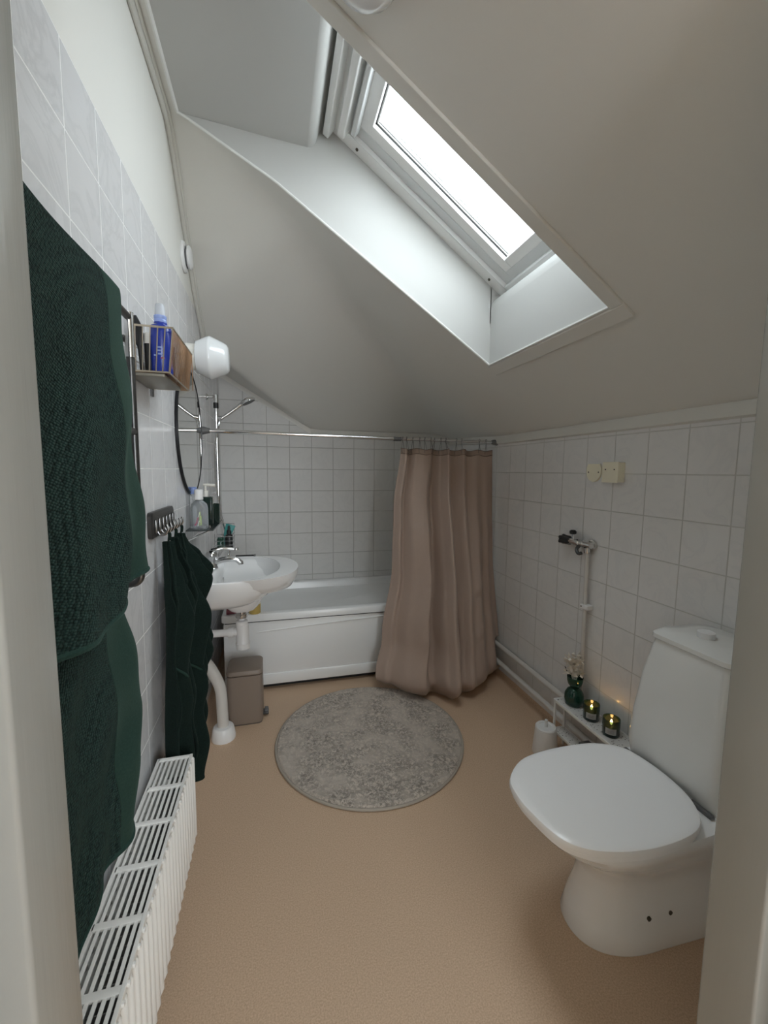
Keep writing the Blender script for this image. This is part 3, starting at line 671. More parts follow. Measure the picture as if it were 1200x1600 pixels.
m = MB(); m.lathe([(.012, .125), (.012, .150), (.005, .152), (.005, .172)], (.060, 1.93, GZ), n=16); m.tube([(.052, 1.93, GZ+.176), (.100, 1.93, GZ+.174)], .006, n=10); m.build('pump', PORC, b)
b = thing('mouthwash_bottle', 'slim clear bottle with pale blue cap at the wall side of the glass shelf', 'bottle', (.025, 1.885, GZ))
MB().lathe([(.016, 0), (.018, .003), (.018, .130), (.010, .140)], (.020, 1.885, GZ), n=18).build('bottle_body', CLEARP, b)
MB().lathe([(.012, .139), (.014, .140), (.014, .165), (.010, .168)], (.020, 1.885, GZ), n=18).build('bottle_cap', BLUEC, b)
def candle(x, y, z, r, h, label, name='candle'):
    c = thing(name, label, 'candle', (x, y, z), None)
    MB().lathe([(r*.9, 0), (r, .004), (r, h-.003), (r-.001, h), (r-.003, h-.001), (r-.003, .006), (.002, .005)], (x, y, z), n=30).build('candle_jar', DGLASS, c)
    MB().lathe([(r-.0035, .0065), (r-.0035, h*.52), (.003, h*.50)], (x, y, z), n=26).build('wax', WAX, c)
    m = MB().tube([(x, y, z+h*.5), (x, y, z+h*.58)], .001, n=6); m.build('wick', BLACKP, c)
    m = MB().lathe([(.0012, 0), (.0045, .004), (.0055, .009), (.003, .017), (.0004, .023)], (x, y, z+h*.57), n=12); m.build('flame', FLAME, c)
    pl_ = bpy.data.lights.new('candle_light', 'POINT'); pl_.energy = .012; pl_.color = (1, .55, .2); pl_.shadow_soft_size = .004
    po = bpy.data.objects.new('candle_light', pl_); C.objects.link(po); po.parent = c; po.location = (0, 0, h*.80)
    return c
candle(.078, 2.00, GZ, .030, .088, 'square-looking dark green candle glass with lit flame on the glass shelf')

# ---------------------------------------------------------------- wire basket on the wall
by0, by1, bx1, bz0, bz1 = 1.185, 1.435, .108, 1.462, 1.572
ba = thing('wall_basket', 'bronze wire basket hung on the tiled left wall above the towel hooks', 'basket', (.05, 1.3, bz0))
m = MB()
for z, r, xo_ in ((bz1, .0026, 0), (bz0, .0022, .012)): m.tube([(.006, by0, z), (bx1-xo_, by0, z), (bx1-xo_, by1, z), (.006, by1, z)], r, n=8, closed=True)
for k in range(1, 3): m.tube([(.006, by1, bz0+(bz1-bz0)*k/3), (.006, by0, bz0+(bz1-bz0)*k/3)], .0014, n=6)
for k in range(7): 
    x = .006+(bx1-.006)*k/6
    m.tube([(x, by0, bz1), (x-.012*k/6, by0, bz0)], .0015, n=6)
m.build('end_wires', BRONZEL, ba)
m = MB()
n_ = 20
for k in range(1, n_+1):
    y = by0+(by1-by0)*k/n_
    m.tube([(bx1, y, bz1), (bx1-.012, y, bz0), (.006, y, bz0)], .0014, n=5)
for k in range(7): m.tube([(.006+(bx1-.006)*k/6, by1, bz1), (.006+(bx1-.006)*k/6, by1, bz0)], .0013, n=5)
m.build('front_wires', BRONZE, ba)
MB().box((.002, by0-.002, bz0-.012), (bx1-.022, by1-.06, bz0-.004), c=.002).build('base_tray', mat('dull_bronze', (.26, .24, .20), .4, .6), ba)
m = MB(); m.box((.0, by0+.03, bz0-.030), (.006, by0+.05, bz1), c=.001); m.build('wall_bracket', STEELD, ba); m = MB(); m.box((.0, by1-.05, bz0-.030), (.006, by1-.03, bz1), c=.001); m.build('wall_bracket', STEELD, ba)
bx, byy = .074, 1.215
bt = thing('spray_bottle', 'tall blue spray bottle with clear cap standing in the bronze basket', 'bottle', (bx, byy, bz0))
MB().lathe([(.023, 0), (.025, .003), (.025, .112), (.023, .119), (.0155, .124), (.0155, .128)], (bx, byy, bz0), n=28).build('bottle_body', BLUE, bt)
MB().lathe([(.0145, .127), (.0150, .129), (.0150, .134), (.0140, .136), (.0150, .138), (.0150, .145)], (bx, byy, bz0), n=24).build('collar', BLUEC, bt)
MB().lathe([(.0125, .145), (.0125, .150), (.0110, .170), (.0095, .174)], (bx, byy, bz0), n=24).build('cap', mat('frosted_cap', (.80, .84, .90), .15, trans=.45, ior=1.3), bt)
m = MB()
for k, (dx, dz, w) in enumerate(((-.004, .060, .010), (-.004, .052, .009), (-.003, .044, .010), (-.012, .040, .006), (.004, .034, .008))):
    m.box((bx+dx, byy-.0262, bz0+dz), (bx+dx+w, byy-.0240, bz0+dz+.004), mi=0 if k < 4 else 1)
m.build('printed_marks', [BLUEC, PINK], bt)
bt = thing('bottle', 'black capped bottle at the far side of the bronze basket', 'bottle', (.06, 1.32, bz0))
MB().lathe([(.017, 0), (.019, .003), (.019, .10), (.014, .105)], (.062, 1.33, bz0), n=22).build('bottle_body', BLACKP, bt)
MB().lathe([(.016, .104), (.016, .140), (.014, .143)], (.062, 1.33, bz0), n=22).build('bottle_cap', GREYP, bt)
bt = thing('hair_brush', 'black brush standing head up at the near wall side of the bronze basket', 'brush', (.02, 1.21, bz0))
MB().tube([(.030, 1.205, bz0+.002), (.026, 1.207, bz0+.06)], .005, n=8).build('handle', BLACKP, bt)
m = MB(); L = []
for t in [i/10 for i in range(11)]:
    c = Vector((.026-.008*t, 1.207+.003*t, bz0+.058+.082*t)); w = .013*math.sin(PI*min(.97, max(.06, t)))**.6
    L.append([c+Vector((w*math.cos(q), .0045*math.sin(q), 0)) for q in [2*PI*k/16 for k in range(16)]])
m.loft(L); m.build('brush_head', BLACKP, bt)
bt = thing('cosmetic_tube', 'black tube with cream cap between brush and blue bottle in the basket', 'tube', (.042, 1.21, bz0))
MB().lathe([(.010, 0), (.012, .003), (.012, .075)], (.044, 1.222, bz0), n=18).build('tube_body', BLACKP, bt)
MB().lathe([(.012, .075), (.012, .100), (.010, .102)], (.044, 1.222, bz0), n=18).build('tube_cap', PORC, bt)

# ---------------------------------------------------------------- hook rail
hr = thing('hook_rail', 'short black hook rail with six chrome-tipped hooks on the left tiled wall', 'hook rail', (.006, 1.425, 1.01))
m = MB(); L = []
hyc, hzc, hhy, hhz = 1.425, 1.055, .133, .038
for x, k in ((0, .0), (.010, 0), (.013, .003)):
    L.append([Vector((x, q.x, q.y)) for q in rrect(hyc, hzc, hhy-k, hhz-k, .014, 0)])
m.loft(L); m.build('back_plate', mat('anthracite', (.05, .048, .046), .35, .3), hr)
hy = [1.322+.041*k for k in range(6)]
HOOKM = mat('brushed_hook_steel', (.30, .30, .30), .25, 1)
for y in hy:
    m = MB(); m.box((.012, y-.008, 1.030), (.020, y+.008, 1.072), c=.003)
    m.tube(catmull([(.018, y, 1.038), (.026, y, 1.026), (.040, y, 1.028), (.047, y, 1.042), (.045, y, 1.054)], 5), .0028, n=8)
    m.tube([(.045, y, 1.053), (.0445, y, 1.057)], .0038, n=8)
    m.build('hook', HOOKM, hr)

# ---------------------------------------------------------------- towels hanging on the hooks
def hung_towel(y0, label, seed, bottom, wtop, wbot, xout, lean=0., flap=True, xb=None, ph=0.):
    rnd = random.Random(seed)
    t = thing('hand_towel', label, 'towel', (.04, y0, bottom), 'dark green towels hanging from the hook rail')
    top = 1.000
    def pt(u, v):
        s_ = u*2-1
        w = interp([(0, .008), (.05, .014), (.13, wtop*.5), (.20, wtop*.8), (.34, wtop), (.6, wtop*.5+wbot*.5), (1, wbot)], v)
        y = y0+lean*v+w*s_
        xc = interp([(0, .042), (.1, .046), (.3, .050), (1, .052)], v)
        xo = interp([(0, .004), (.06, .010), (.15, xout*.5), (.26, xout*.95), (.42, xout*.72), (.62, xout*1.1), (.72, xout*.92), (.85, xout*1.08), (1, xout*.80)], v)
        f = .5+.5*math.cos(s_*PI*2.2+ph+v*1.3)
        x = .012+ (xc-.012)*min(1, v*.0+1)*.55 + xo*f*(1-.25*s_*s_) + .004*math.sin(9*v+6*s_+seed)
        z = top+(bottom-top)*v + .055*v*(1-abs(s_))*(.5 if seed % 2 else -.3)*0 + .07*v**3*(.5-.5*math.cos(s_*PI+.6)) + .012*math.sin(s_*5+seed)*v
        return Vector((max(x, .006), y, z))
    MB().grid(pt, 60, 70).build('towel_cloth', TERRYD, t, solid=.006, auto=180)
    if flap:                                         # the shorter front corner folded over, ending in a point
        def fp(u, v):
            s_ = u*2-1
            base = pt(.5+.42*s_*(1-v*.2), v*.46)
            k = (1-abs(s_))
            z = base.z - .13*v*(1-abs(s_-.15)/1.15)+.03*v
            return Vector((base.x+.012+.010*math.sin(v*PI), base.y-.006*v, z))
        m = MB().grid(fp, 40, 30); m.build('folded_corner', TERRYD, t, solid=.006, auto=180)
        m = MB().tube([fp(i/40, 1) for i in range(41)], .0042, n=6); m.build('corner_hem', TERRYB, t)
    m = MB().tube([pt(i/60, 1) for i in range(61)], .0045, n=6); m.build('bottom_hem', TERRYD, t)
    lp = catmull([(.040, y0-.009, top+.002), (.042, y0-.009, 1.022), (.036, y0, 1.0335), (.042, y0+.009, 1.022), (.040, y0+.009, top+.002)], 5)
    MB().tube(lp, .003, n=6).build('hanging_loop', TERRYD, t)
    return t
hung_towel(hy[1]-.004, 'dark green towel on the hook rail, nearest of the three, with its front corner folded', 2, .215, .080, .105, .055, lean=-.035, ph=.3)
hung_towel(hy[3], 'dark green towel in the middle of the hook rail, longest of the three', 5, .200, .085, .115, .085, lean=-.03, ph=-.5)
hung_towel(hy[5]+.004, 'dark green towel on the far end of the hook rail beside the washbasin', 8, .50, .085, .075, .085, lean=.02, flap=True, ph=.8)

# ---------------------------------------------------------------- towel rail and bath towels
tr_ = thing('towel_rail', 'dark steel towel rail on the left wall carrying the two bath towels', 'towel rail', (.05, .75, .92))
m = MB(); m.tube([(.050, 1.045, 1.555), (.050, 1.045, .975)]+arc((.030, 1.045, .975), .020, 0, -PI/2, 6, (1, 0, 0), (0, 0, 1))+[Vector((.0, 1.045, .955))], .0085, n=12); m.build('upright', STEELD, tr_)
m = MB(); m.tube([(.050, .44, 1.555), (.050, .44, .96)], .0085, n=12); m.build('upright', STEELD, tr_)
MB().tube([(.050, 1.045, 1.555), (.050, 1.045, 1.46)], .0100, n=12).build('sleeve', CHROME, tr_)
for z in (1.545, 1.30, 1.02):
    MB().tube([(.050, .43, z), (.050, 1.045, z)], .008, n=10).build('crossbar', STEELD, tr_)
for z in (1.50,):
    MB().tube([(.0, 1.045, z), (.05, 1.045, z)], .008, n=10).build('wall_mount', STEELD, tr_)
def bath_towel(label, y0, y1, zt, zb0, zb1, xf, seed, group, edge):
    t = thing('bath_towel', label, 'towel', (.06, (y0+y1)/2, min(zb0, zb1)), group)
    def pt(u, v):
        # u along the rail (0 = door side), v down the front from the rail
        y = y0+(y1-y0)*u + interp(edge, v)*max(0, (u-.6)/.4)
        zb = zb0+(zb1-zb0)*u+.012*math.sin(u*7+seed)
        z = zt+.012+(zb-zt-.012)*v
        bul = .018*math.sin(min(1, v*1.6)*PI*.5)
        x = xf + bul + .010*math.sin(u*9+seed+v*2.0)*v + .007*math.sin(u*21+v*5+seed)*v + .004*math.sin(v*17+u*8)
        if v < .04: x = .050+(x-.050)*math.sin(v/.04*PI/2); 
        x -= .008*max(0, (u-.93)/.07)**2*(1-.3*v)
        return Vector((x, y, z))
    def back(u, v):
        p = pt(u, 0); return Vector((.050-.022*math.sin(min(1, v*8)*PI/2), p.y, zt+.012+(-.30)*v))
    m = MB(); m.grid(lambda u, v: pt(u*.78, v), 90, 110); m.build('terry_front', TERRY, t, solid=.007, auto=180)
    m = MB(); m.grid(lambda u, v: pt(.78+.22*u, v), 24, 110); m.build('flat_border', TERRYB, t, solid=.006, auto=180)
    m = MB(); m.grid(back, 40, 20); m.build('terry_back', TERRY, t, solid=.007, auto=180)
    m = MB(); m.tube([pt(i/100, 1) for i in range(101)], .0055, n=8); m.build('hem', HEMG, t)
    return t
bath_towel('large dark green rice-weave bath towel over the top bar, upper of the two', .41, .915, 1.548, .985, 1.000, .078, 1, 'bath towels on the towel rail', [(0, -.01), (.3, .0), (.6, .005), (.85, .035), (1, .03)])
bath_towel('large dark green bath towel hanging below, lower of the two on the towel rail', .41, .890, 1.022, .50, .56, .056, 4, 'bath towels on the towel rail', [(0, 0), (.4, .015), (.6, .03), (.75, -.02), (1, -.05)])

# ---------------------------------------------------------------- radiator
ra = thing('radiator', 'white panel radiator with slotted top grille low on the left wall', 'radiator', (.07, .85, .13))
rx0, rx1, ry0, ry1, rz0, rz1 = .018, .113, .415, 1.222, .135, .400
prof = []
n_ = 30; m = MB(); L0 = []; L1 = []
for k in range(n_*8+1):
    y = ry0+(ry1-ry0)*k/(n_*8); x = rx1-.002+.0065*[1, .8, .1, -.8, -1, -.8, .1, .8][k % 8]
    L0.append(Vector((x-.004, y, rz0+.010))); L1.append(Vector((x-.004, y, rz1-.014)))
top_ = [Vector((rx1-.006, q.y, rz1-.006)) for q in L1]; bot_ = [Vector((rx1-.006, q.y, rz0)) for q in L0]
m.loft([bot_, L0, L1, top_], cap=False, closed=False)
for k in range(n_): m.box((rx1-.006, ry0+(ry1-ry0)*(k+.38)/n_, rz1-.010), (rx1+.001, ry0+(ry1-ry0)*(k+.62)/n_, rz1-.003), c=.001)
m.build('front_panel', RADW, ra, fix=False, auto=60)
m = MB()
L0 = [Vector((rx0+.018+.003*math.cos(2*PI*k/8), ry0+(ry1-ry0)*k/(n_*8), rz0)) for k in range(n_*8+1)]
m.loft([L0, [q+Vector((0, 0, rz1-rz0-.008)) for q in L0]], cap=False, closed=False); m.build('rear_panel', RADW, ra)
m = MB()
m.box((rx0, ry0, rz1-.016), (rx0+.008, ry1, rz1), c=.001); m.box((rx1-.010, ry0, rz1-.012), (rx1-.003, ry1, rz1+.001), c=.001)
seg = .111; ys_ = []
y = ry1
while y > ry0: ys_.append(y); y -= seg
for y in ys_: m.box((rx0+.004, y-.013, rz1-.006), (rx1-.006, y, rz1), c=.0008)
for k in range(6):
    x = rx0+.013+.0122*k
    m.box((x, ry0, rz1-.005), (x+.0062, ry1-.004, rz1-.001), c=.0006)
m.build('top_grille', RADW, ra)
m = MB(); m.box((rx0+.01, ry0+.01, rz0+.02), (rx1-.014, ry1-.012, rz0+.10)); 
for k in range(40):
    y = ry0+.02+(ry1-ry0-.04)*k/39; m.box((rx0+.03, y, rz0+.03), (rx1-.018, y+.0015, rz1-.05))
m.build('convector_fins', mat('fin_steel', (.30, .30, .29), .5), ra)  # mid-grey steel fins
MB().box((rx0, ry1-.004, rz0), (rx1-.004, ry1, rz1-.004), c=.001).build('end_plate', RADW, ra)
m = MB(); m.box((0, 1.0, rz1-.03), (rx0+.004, 1.02, rz1-.004), c=.001); m.build('wall_bracket', RADW, ra); m = MB(); m.box((0, 1.0, rz0+.03), (rx0+.004, 1.02, rz0+.05), c=.001); m.build('wall_bracket', RADW, ra)
MB().tube(catmull([(.0, 1.14, rz1-.05), (.03, 1.15, rz1-.05), (.05, 1.19, rz1-.05)], 4), .007, n=8).build('vent_pipe', RADW, ra)

# ---------------------------------------------------------------- pedal bin
pb = thing('pedal_bin', 'taupe soft-cornered pedal bin on the floor under the washbasin', 'bin', (.20, 2.08, 0))
pcx, pcy, phx, phy = .198, 2.055, .081, .085
MB().loft([rrect(pcx, pcy, phx-.004, phy-.004, .02, .0), rrect(pcx, pcy, phx-.002, phy-.002, .022, .008)], cap=True).build('base_ring', TAUPED, pb)
MB().loft([rrect(pcx, pcy, phx-.001, phy-.001, .024, .008), rrect(pcx, pcy, phx, phy, .024, .012), rrect(pcx, pcy, phx, phy, .024, .244)], cap=True).build('bin_body', TAUPE, pb)
MB().loft([rrect(pcx, pcy, phx-.003, phy-.003, .024, .246), rrect(pcx, pcy, phx+.001, phy+.001, .024, .250), rrect(pcx, pcy, phx+.001, phy+.001, .024, .260), rrect(pcx, pcy, phx-.004, phy-.004, .024, .268), rrect(pcx, pcy, phx-.03, phy-.03, .02, .272)], cap=True).build('bin_lid', TAUPE, pb)
pd = MB().box((pcx+phx-.002, pcy-.035, .012), (pcx+phx+.026, pcy+.010, .022), c=.003); pd.build('pedal', STEELD, pb)
MB().box((pcx+phx+.006, pcy-.030, .021), (pcx+phx+.024, pcy+.005, .034), c=.003).build('pedal_pad', GREYP, pb)

# ---------------------------------------------------------------- round rug
RC = (.757, 1.745); RR = .418
m = MB(); vs = [Vector((RC[0], RC[1], .018))]; fs = []
nr, na = 90, 260
for i in range(1, nr+1):
    for k in range(na):
        a_ = 2*PI*k/na; r = RR*i/nr
        if i == nr: r += .003*mn.noise(Vector((math.cos(a_)*14, math.sin(a_)*14, 3)))
        x, y = RC[0]+r*math.cos(a_), RC[1]+r*math.sin(a_)
        h = .017+.0045*mn.noise(Vector((x*70, y*70, 0)))+.004*mn.noise(Vector((x*24, y*24, 5)))
        if i >= nr-1: h = .012 if i == nr-1 else .001
        vs.append(Vector((x, y, h)))
for k in range(na): fs.append((0, 1+k, 1+(k+1) % na))
for i in range(nr-1):
    for k in range(na):
        a0 = 1+i*na+k; a1 = 1+i*na+(k+1) % na; fs.append((a0, a0+na, a1+na, a1))
m.add(vs, fs)
rug = thing('bath_rug', 'round beige-grey shaggy bath rug on the floor before the bath', 'rug', (RC[0], RC[1], 0))
m.build('pile', RUG, rug, auto=180)
MB().tube([Vector((RC[0]+(RR+.001)*math.cos(2*PI*k/120), RC[1]+(RR+.001)*math.sin(2*PI*k/120), .006)) for k in range(120)], .0055, n=8, closed=True).build('bound_edge', mat('rug_binding', (.38, .34, .29), .9, bump=(300, .5, .002)), rug)

# ---------------------------------------------------------------- toilet
TY = .838
to = thing('toilet', 'white close-coupled toilet with its lid down against the right wall', 'toilet', (1.35, TY, 0))
lidp = [(0.993,0.98),(1.064,1.039),(1.151,1.06),(1.259,1.064),(1.353,1.053),(1.425,1.012),(1.447,.94),(1.449,.86),(1.435,.795),(1.402,.742),(1.358,.712),(1.284,.698),(1.19,.697),(1.103,.712),(1.04,.738),(1.002,.779),(.982,.854),(.977,.916)]
lidp = [(.3512+(x-.3512)*.949, y*.949) for x, y in lidp]
lcx = sum(p[0] for p in lidp)/len(lidp); lcy = TY
def lid_loop(k, z, dx=0, dz=0):
    return [Vector((lcx+(p.x-lcx)*k+dx, lcy+(p.y-lcy)*k, z+dz*(p.x-lcx))) for p in catmull([Vector((x, y, 0)) for x, y in lidp], 4, True)]
MB().loft([lid_loop(.955, .3535), lid_loop(.975, .356), lid_loop(.975, .366), lid_loop(.96, .3675)], cap=True).build('seat', SEAT, to)
MB().loft([lid_loop(.985, .3685), lid_loop(1.0, .371), lid_loop(1.0, .379), lid_loop(.99, .3845), lid_loop(.965, .387), lid_loop(.9, .3885), lid_loop(.6, .390), lid_loop(.2, .3905)], cap=True).build('seat_lid', SEAT, to)
def bowl_loop(fx, bx_, hwf, hwb, z, n=32, px_=.8):
    # rounded nose towards -x, straight sides running back
    out = []
    nose = .20
    for i in range(n+1):
        t = PI/2+PI*i/n; c, s_ = math.cos(t), math.sin(t)
        out.append(Vector((fx+nose-nose*abs(c)**px_, TY+hwf*math.copysign(abs(s_)**.9, s_), z)))
    for k in range(1, 7): q = k/6; out.append(Vector((fx+nose+(bx_-fx-nose)*q, TY-(hwf+(hwb-hwf)*q), z)))
    for k in range(0, 6): q = 1-k/6; out.append(Vector((fx+nose+(bx_-fx-nose)*q, TY+(hwf+(hwb-hwf)*q), z)))
    return out
BL = [bowl_loop(1.100, 1.60, .108, .120, 0), bowl_loop(1.098, 1.60, .110, .121, .006), bowl_loop(1.110, 1.60, .105, .118, .05), bowl_loop(1.128, 1.61, .095, .115, .11), bowl_loop(1.136, 1.615, .090, .115, .16), bowl_loop(1.118, 1.62, .098, .122, .205), bowl_loop(1.072, 1.63, .122, .132, .25), bowl_loop(1.018, 1.638, .148, .142, .295), bowl_loop(.982, 1.640, .164, .146, .325), bowl_loop(.966, 1.642, .168, .147, .345), bowl_loop(.968, 1.642, .166, .146, .353)]
MB().loft(BL, cap=True).build('bowl', CER, to)
CL = []
for z, x0, y0, y1, r in ((.354, 1.412, .702, .990, .030), (.40, 1.402, .702, .993, .032), (.50, 1.408, .708, .988, .032), (.62, 1.424, .720, .978, .030), (.71, 1.444, .731, .966, .028), (.728, 1.450, .734, .963, .026)):
    CL.append(rrect((x0+1.644)/2, (y0+y1)/2, (1.644-x0)/2, (y1-y0)/2, r, z, 6))
MB().loft(CL, cap=True).build('cistern', CERC, to)
MB().loft([rrect(1.545, .8485, .099, .119, .028, .729), rrect(1.543, .8485, .101, .121, .028, .733), rrect(1.543, .8485, .101, .121, .030, .745), rrect(1.548, .8485, .090, .108, .040, .757), rrect(1.555, .8485, .06, .07, .04, .763)], cap=True).build('cistern_lid', CERC, to)
MB().lathe([(.019, .760), (.021, .762), (.021, .779), (.017, .781), (.008, .780)], (1.515, .852, 0), n=24).build('flush_knob', WPLAST, to)
for x in (1.258, 1.325): MB().lathe([(.0055, -.0012), (.0055, .012)], (x, TY-.0982-(x-1.258)*.02, .088), 'y', 12).build('bolt_hole', SCREW, to)
MB().box((1.396, .712, .3535), (1.408, .985, .3635), c=.002).build('gap_seal', GREYP, to)
MB().loft([rrect(1.546, .8485, .0965, .1165, .026, .7275), rrect(1.546, .8485, .0965, .1165, .026, .7295)]).build('seam', SCREW, to)
for y in (.775, .905): MB().lathe([(.011, .350), (.013, .352), (.013, .372), (.010, .375)], (1.392, y, 0), n=14).build('hinge', CHROME, to)

# ---------------------------------------------------------------- shelf rack beside the toilet with vase, candles
RZ = .222
hsx0, hsx1, hsy0, hsy1 = 1.532, 1.640, 1.075, 1.492; LX = 1.588
rk = thing('shelf_rack', 'low white perforated metal two-tier rack beside the toilet', 'rack', (1.585, 1.3, 0))
PERF = bpy.data.materials.new('perforated_white_steel'); PERF.use_nodes = True
nt = PERF.node_tree; bb = nt.nodes['Principled BSDF']; bb.inputs['Roughness'].default_value = .4
g_ = N(nt, 'ShaderNodeNewGeometry'); vo = N(nt, 'ShaderNodeTexVoronoi', Scale=95.0, Randomness=.75); nt.links.new(g_.outputs['Position'], vo.inputs['Vector'])
ls = N(nt, 'ShaderNodeMath', operation='LESS_THAN'); ls.inputs[1].default_value = .24; nt.links.new(vo.outputs['Distance'], ls.inputs[0])
mx = N(nt, 'ShaderNodeMix', data_type='RGBA'); mx.inputs[6].default_value = (.68, .67, .65, 1); mx.inputs[7].default_value = (.16, .15, .14, 1)
nt.links.new(ls.outputs[0], mx.inputs[0]); nt.links.new(mx.outputs[2], bb.inputs['Base Color'])
for z, nm in ((RZ, 'top_tray'), (.085, 'lower_tray')):
    m = MB(); hx1_ = hsx1 if z == RZ else LX+.004; m.box((hsx0+.003, hsy0, z-.003), (hx1_, hsy1-.003, z), c=.0008); pt_ = m.build(nm, PERF, rk)
    m = MB(); m.box((hsx0, hsy0, z-.012), (hsx0+.003, hsy1, z+.001), c=.001); m.box((hsx0, hsy1-.003, z-.012), (hx1_, hsy1, z+.001), c=.001); m.box((hx1_-.003, hsy0, z-.012), (hx1_, hsy1, z+.001), c=.001); m.build('tray_lip', RADW, rk)
for x in (hsx0+.004, LX):
    for y in (hsy0+.01, hsy1-.008): MB().box((x-.004, y-.004, 0), (x+.004, y+.004, RZ-.004), c=.001).build('leg', RADW, rk)
m = MB()
for x in (hsx0+.014, hsx1-.014):
    for y in (hsy0+.04, hsy1-.014): MB().lathe([(.0035, 0), (.0035, .0012)], (x, y, RZ), n=10).build('tray_bolt', STEELD, rk)
vx, vy = 1.588, 1.432
va = thing('vase', 'green glass double-bulb vase on the white rack by the toilet', 'vase', (vx, vy, RZ))
MB().lathe([(.030, 0), (.036, .006), (.040, .026), (.038, .050), (.028, .068), (.017, .076), (.018, .080), (.028, .092), (.032, .108), (.033, .124), (.031, .124), (.029, .108), (.024, .092), (.014, .080), (.012, .076), (.024, .064), (.034, .046), (.035, .022), (.026, .006), (.004, .005)], (vx, vy, RZ), n=34).build('vase_glass', GGLASS, va)
fl = thing('dried_flowers', 'bunch of pale dried flowers with a dark twig in the green vase', 'flowers', (vx, vy, RZ+.08))
rnd = random.Random(3)
m = MB(); st = MB(); tips = []
for k in range(22):
    a_ = rnd.uniform(0, 2*PI); rr_ = rnd.uniform(.004, .034); hh = rnd.uniform(.135, .215)
    tip = Vector((vx-.006+rr_*math.cos(a_), vy+.002+rr_*math.sin(a_), RZ+hh)); tips.append(tip)
    st.tube([Vector((vx+rnd.uniform(-.008, .008), vy+rnd.uniform(-.008, .008), RZ+.085)), tip.lerp(Vector((vx, vy, RZ+.10)), .5), tip], .0009, n=5)
    for q in range(12):
        d = Vector((rnd.uniform(-1, 1), rnd.uniform(-1, 1), rnd.uniform(-.4, 1))).normalized(); L_ = rnd.uniform(.012, .024)
        s1 = d.cross(Vector((.3, .5, .8))).normalized()*.0075
        p0 = tip+Vector((0, 0, rnd.uniform(-.02, .004)))
        nn = d.cross(s1).normalized()*.0012
        m.add([p0, p0+d*L_*.5+s1+nn, p0+d*L_, p0+d*L_*.5-s1+nn, p0+d*L_*.5-nn], [(0, 1, 2, 3), (0, 4, 1), (1, 4, 2), (2, 4, 3), (3, 4, 0)], 0, False)
m.build('blossoms', FLOWER, fl); st.build('stems', FLOWER, fl)
MB().tube(catmull([(vx-.005, vy, RZ+.09), (vx-.022, vy+.012, RZ+.125), (vx-.038, vy+.02, RZ+.165)], 4), .0018, n=6).build('dark_twig', TWIG, fl)
fl['category'] = 'flowers'
MB_l = []
for (x, y, lab) in ((1.583, 1.325, 'dark glass jar candle beside the green vase on the rack'), (1.583, 1.222, 'dark glass jar candle nearest the toilet on the rack')):
    c = candle(x, y, RZ, .031, .066, lab); c['group'] = 'lit jar candles on the white rack'
    m = MB(); am = math.atan2(0-y, .3512-x)
    L = [[Vector((x+.0316*math.cos(am+t), y+.0316*math.sin(am+t), RZ+z)) for t in [(-.62+1.24*i/10) for i in range(11)]] for z in (.014, .038)]
    m.loft(L, cap=False, closed=False); lb = m.build('paper_label', LABEL, c)
    m = MB()
    for z in (.024, .028, .020): 
        L = [[Vector((x+.0319*math.cos(am+t), y+.0319*math.sin(am+t), RZ+z+dz)) for t in [(-.35+.7*i/6) for i in range(7)]] for dz in (0, .0008)]
        m.loft(L, cap=False, closed=False)
    m.build('label_print', INK, lb)
t = thing('black_box', 'flat black box lying on the lower tier of the white rack', 'box', (1.585, 1.22, .085))
MB().box((1.538, 1.10, .0855), (1.584, 1.33, .118), c=.003).build('box_body', BLACKP, t); MB().box((1.537, 1.098, .112), (1.585, 1.332, .124), c=.002).build('box_lid', GREYP, t)
tb = thing('toilet_brush_holder', 'white toilet brush holder on the floor at the end of the rack', 'brush holder', (1.505, 1.475, 0))
bxx, byy_ = 1.476, 1.460
MB().lathe([(.052, 0), (.053, .004), (.044, .112), (.042, .114)], (bxx, byy_, 0), n=34).build('holder_cup', WPLAST, tb)
MB().lathe([(.043, .1135), (.044, .117), (.040, .122), (.030, .121), (.028, .118), (.01, .118)], (bxx, byy_, 0), n=34).build('holder_lid', WPLAST, tb)
MB().tube([(bxx, byy_, .117), (bxx, byy_, .150)], .006, n=10).build('brush_stub', WPLAST, tb)

# ---------------------------------------------------------------- pipes on the right wall
for z, lab, r, xo in ((.192, 'upper of two white heating pipes running low along the right wall', .0135, .024), (.104, 'lower of two white heating pipes running low along the right wall', .0135, .040)):
    p = thing('heating_pipe', lab, 'pipe', (W-xo, 1.7, z), 'heating pipes low on the right wall')
    MB().tube([(W-xo, .99, z-.012), (W-xo, 2.262, z+.006)], r, n=14).build('pipe_run', PIPEW, p)
    for y in (1.06, 2.2): MB().tube([(W, y, z), (W-xo, y, z)], .006, n=8).build('pipe_clip', PIPEW, p)
rp = thing('riser_pipe', 'thin white vertical water pipe on the right wall under the black tap', 'pipe', (W-.02, 1.445, .22))
MB().tube([(W-.020, 1.440, .215), (W-.020, 1.450, .885)], .0085, n=12).build('pipe_run', PIPEW, rp)
MB().box((W-.034, 1.418, .640), (W, 1.462, .660), c=.004).build('pipe_clip', WPLAST, rp)
MB().lathe([(.003, -.0355), (.003, -.033)], (W, 1.452, .650), 'x', 10).build('clip_screw', SCREW, rp)
tv = thing('stop_valve', 'chrome stop valve with black knob on the right wall above the thin pipe', 'valve', (W-.03, 1.46, .90))
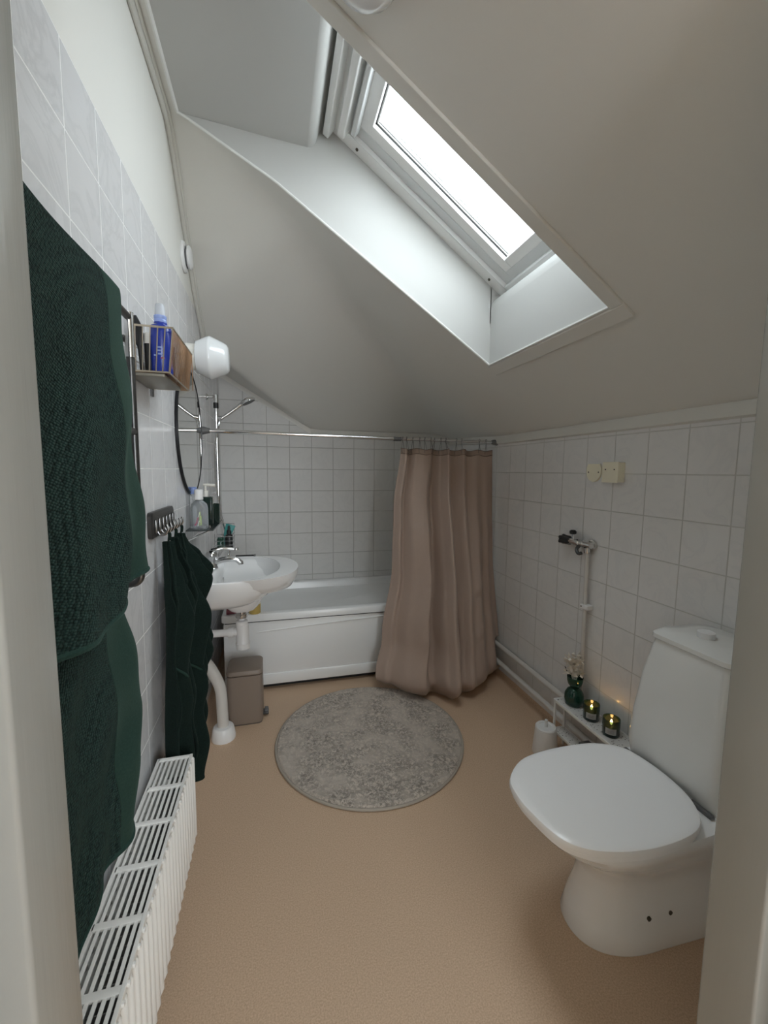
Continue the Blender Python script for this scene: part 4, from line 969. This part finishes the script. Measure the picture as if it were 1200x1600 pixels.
m = MB(); m.lathe([(.020, -.012), (.020, -.004), (.016, 0)], (W, 1.438, .918), 'x', 18); m.tube([(W, 1.438, .918), (W-.030, 1.438, .918)], .011, n=14); m.tube([(W-.030, 1.420, .918), (W-.030, 1.545, .918)], .0125, n=14); m.tube([(W-.030, 1.488, .918), (W-.030, 1.500, .918)], .0155, n=14); m.tube([(W-.030, 1.462, .918), (W-.030, 1.470, .918)], .015, n=14)
m.build('valve_body', CHROME, tv)
MB().tube([(W-.020, 1.450, .882), (W-.024, 1.450, .905)], .0125, n=14).build('pipe_nut', CHROME, tv)
m = MB(); L = []
for yy, r in ((1.540, .010), (1.548, .016), (1.556, .018), (1.585, .019), (1.600, .021), (1.604, .018)):
    L.append([Vector((W-.030+r*(1+.16*math.cos(5*q))*math.cos(q), yy, .918+r*(1+.16*math.cos(5*q))*math.sin(q))) for q in [2*PI*k/40 for k in range(40)]])
m.loft(L); m.build('handle_knob', BLACKP, tv)
m = MB(); m.tube([(W-.030, 1.525, .925), (W-.030, 1.530, .952)], .0055, n=10); m.build('side_stem', CHROME, tv)
MB().lathe([(.006, .030), (.014, .034), (.015, .044), (.009, .050)], (W-.030, 1.532, .918), n=16).build('side_cap', BLACKP, tv)
m = MB(); m.tube(catmull([(W-.032, 1.485, .908), (W-.040, 1.492, .890), (W-.040, 1.480, .874), (W-.034, 1.468, .878)], 4), .0075, n=10); m.build('drain_elbow', STEELD, tv)
# cream electrical covers
jb = thing('junction_box', 'cream square junction box high on the right tiled wall', 'junction box', (W-.02, 1.345, 1.18))
MB().box((W-.032, 1.302, 1.184), (W, 1.378, 1.260), c=.003).build('box_body', CREAM, jb)
MB().box((W-.036, 1.300, 1.182), (W-.032, 1.380, 1.262), c=.0015).build('box_cover', CREAM, jb)
for y in (1.318, 1.362): MB().lathe([(.0028, -.0375), (.0028, -.0355)], (W, y, 1.233), 'x', 10).build('cover_screw', SCREW, jb)
cp = thing('blanking_plate', 'cream rounded cover plate left of the square junction box', 'cover plate', (W-.003, 1.452, 1.18))
m = MB(); c_ = Vector((0, 1.458, 1.222))
out = [Vector((0, 1.458-.040*math.cos(t), 1.222-.040*math.sin(t))) for t in [PI*i/24 for i in range(25)]]+[Vector((0, 1.498, 1.240)), Vector((0, 1.490, 1.256)), Vector((0, 1.426, 1.256)), Vector((0, 1.418, 1.240))]
m.loft([[q+Vector((W, 0, 0)) for q in out], [q+Vector((W-.007, 0, 0)) for q in out]]); m.build('plate', CREAM, cp)
for y in (1.430, 1.486): MB().lathe([(.0028, -.0085), (.0028, -.0065)], (W, y, 1.222), 'x', 10).build('plate_screw', SCREW, cp)

# ---------------------------------------------------------------- lamp on the slope above the skylight
lx, ly = .533, .803; lz = ceil_z(lx, ly)
cl = thing('ceiling_lamp', 'round glass ceiling lamp at the top edge, fixed to the sloping ceiling', 'lamp', (lx, ly, lz))
NN = Vector((-.66, 0, -1)).normalized(); A1 = Vector((0, 1, 0)); A2 = NN.cross(A1)
MB().lathe([(.075, -.004), (.078, .0), (.078, .014), (.070, .018)], (lx, ly, lz), (A1, A2, NN), 36).build('lamp_base', WPLAST, cl)
MB().lathe([(.076, .014), (.080, .020), (.078, .045), (.065, .068), (.04, .082), (.012, .086)], (lx, ly, lz), (A1, A2, NN), 36).build('lamp_shade', OPAL, cl)
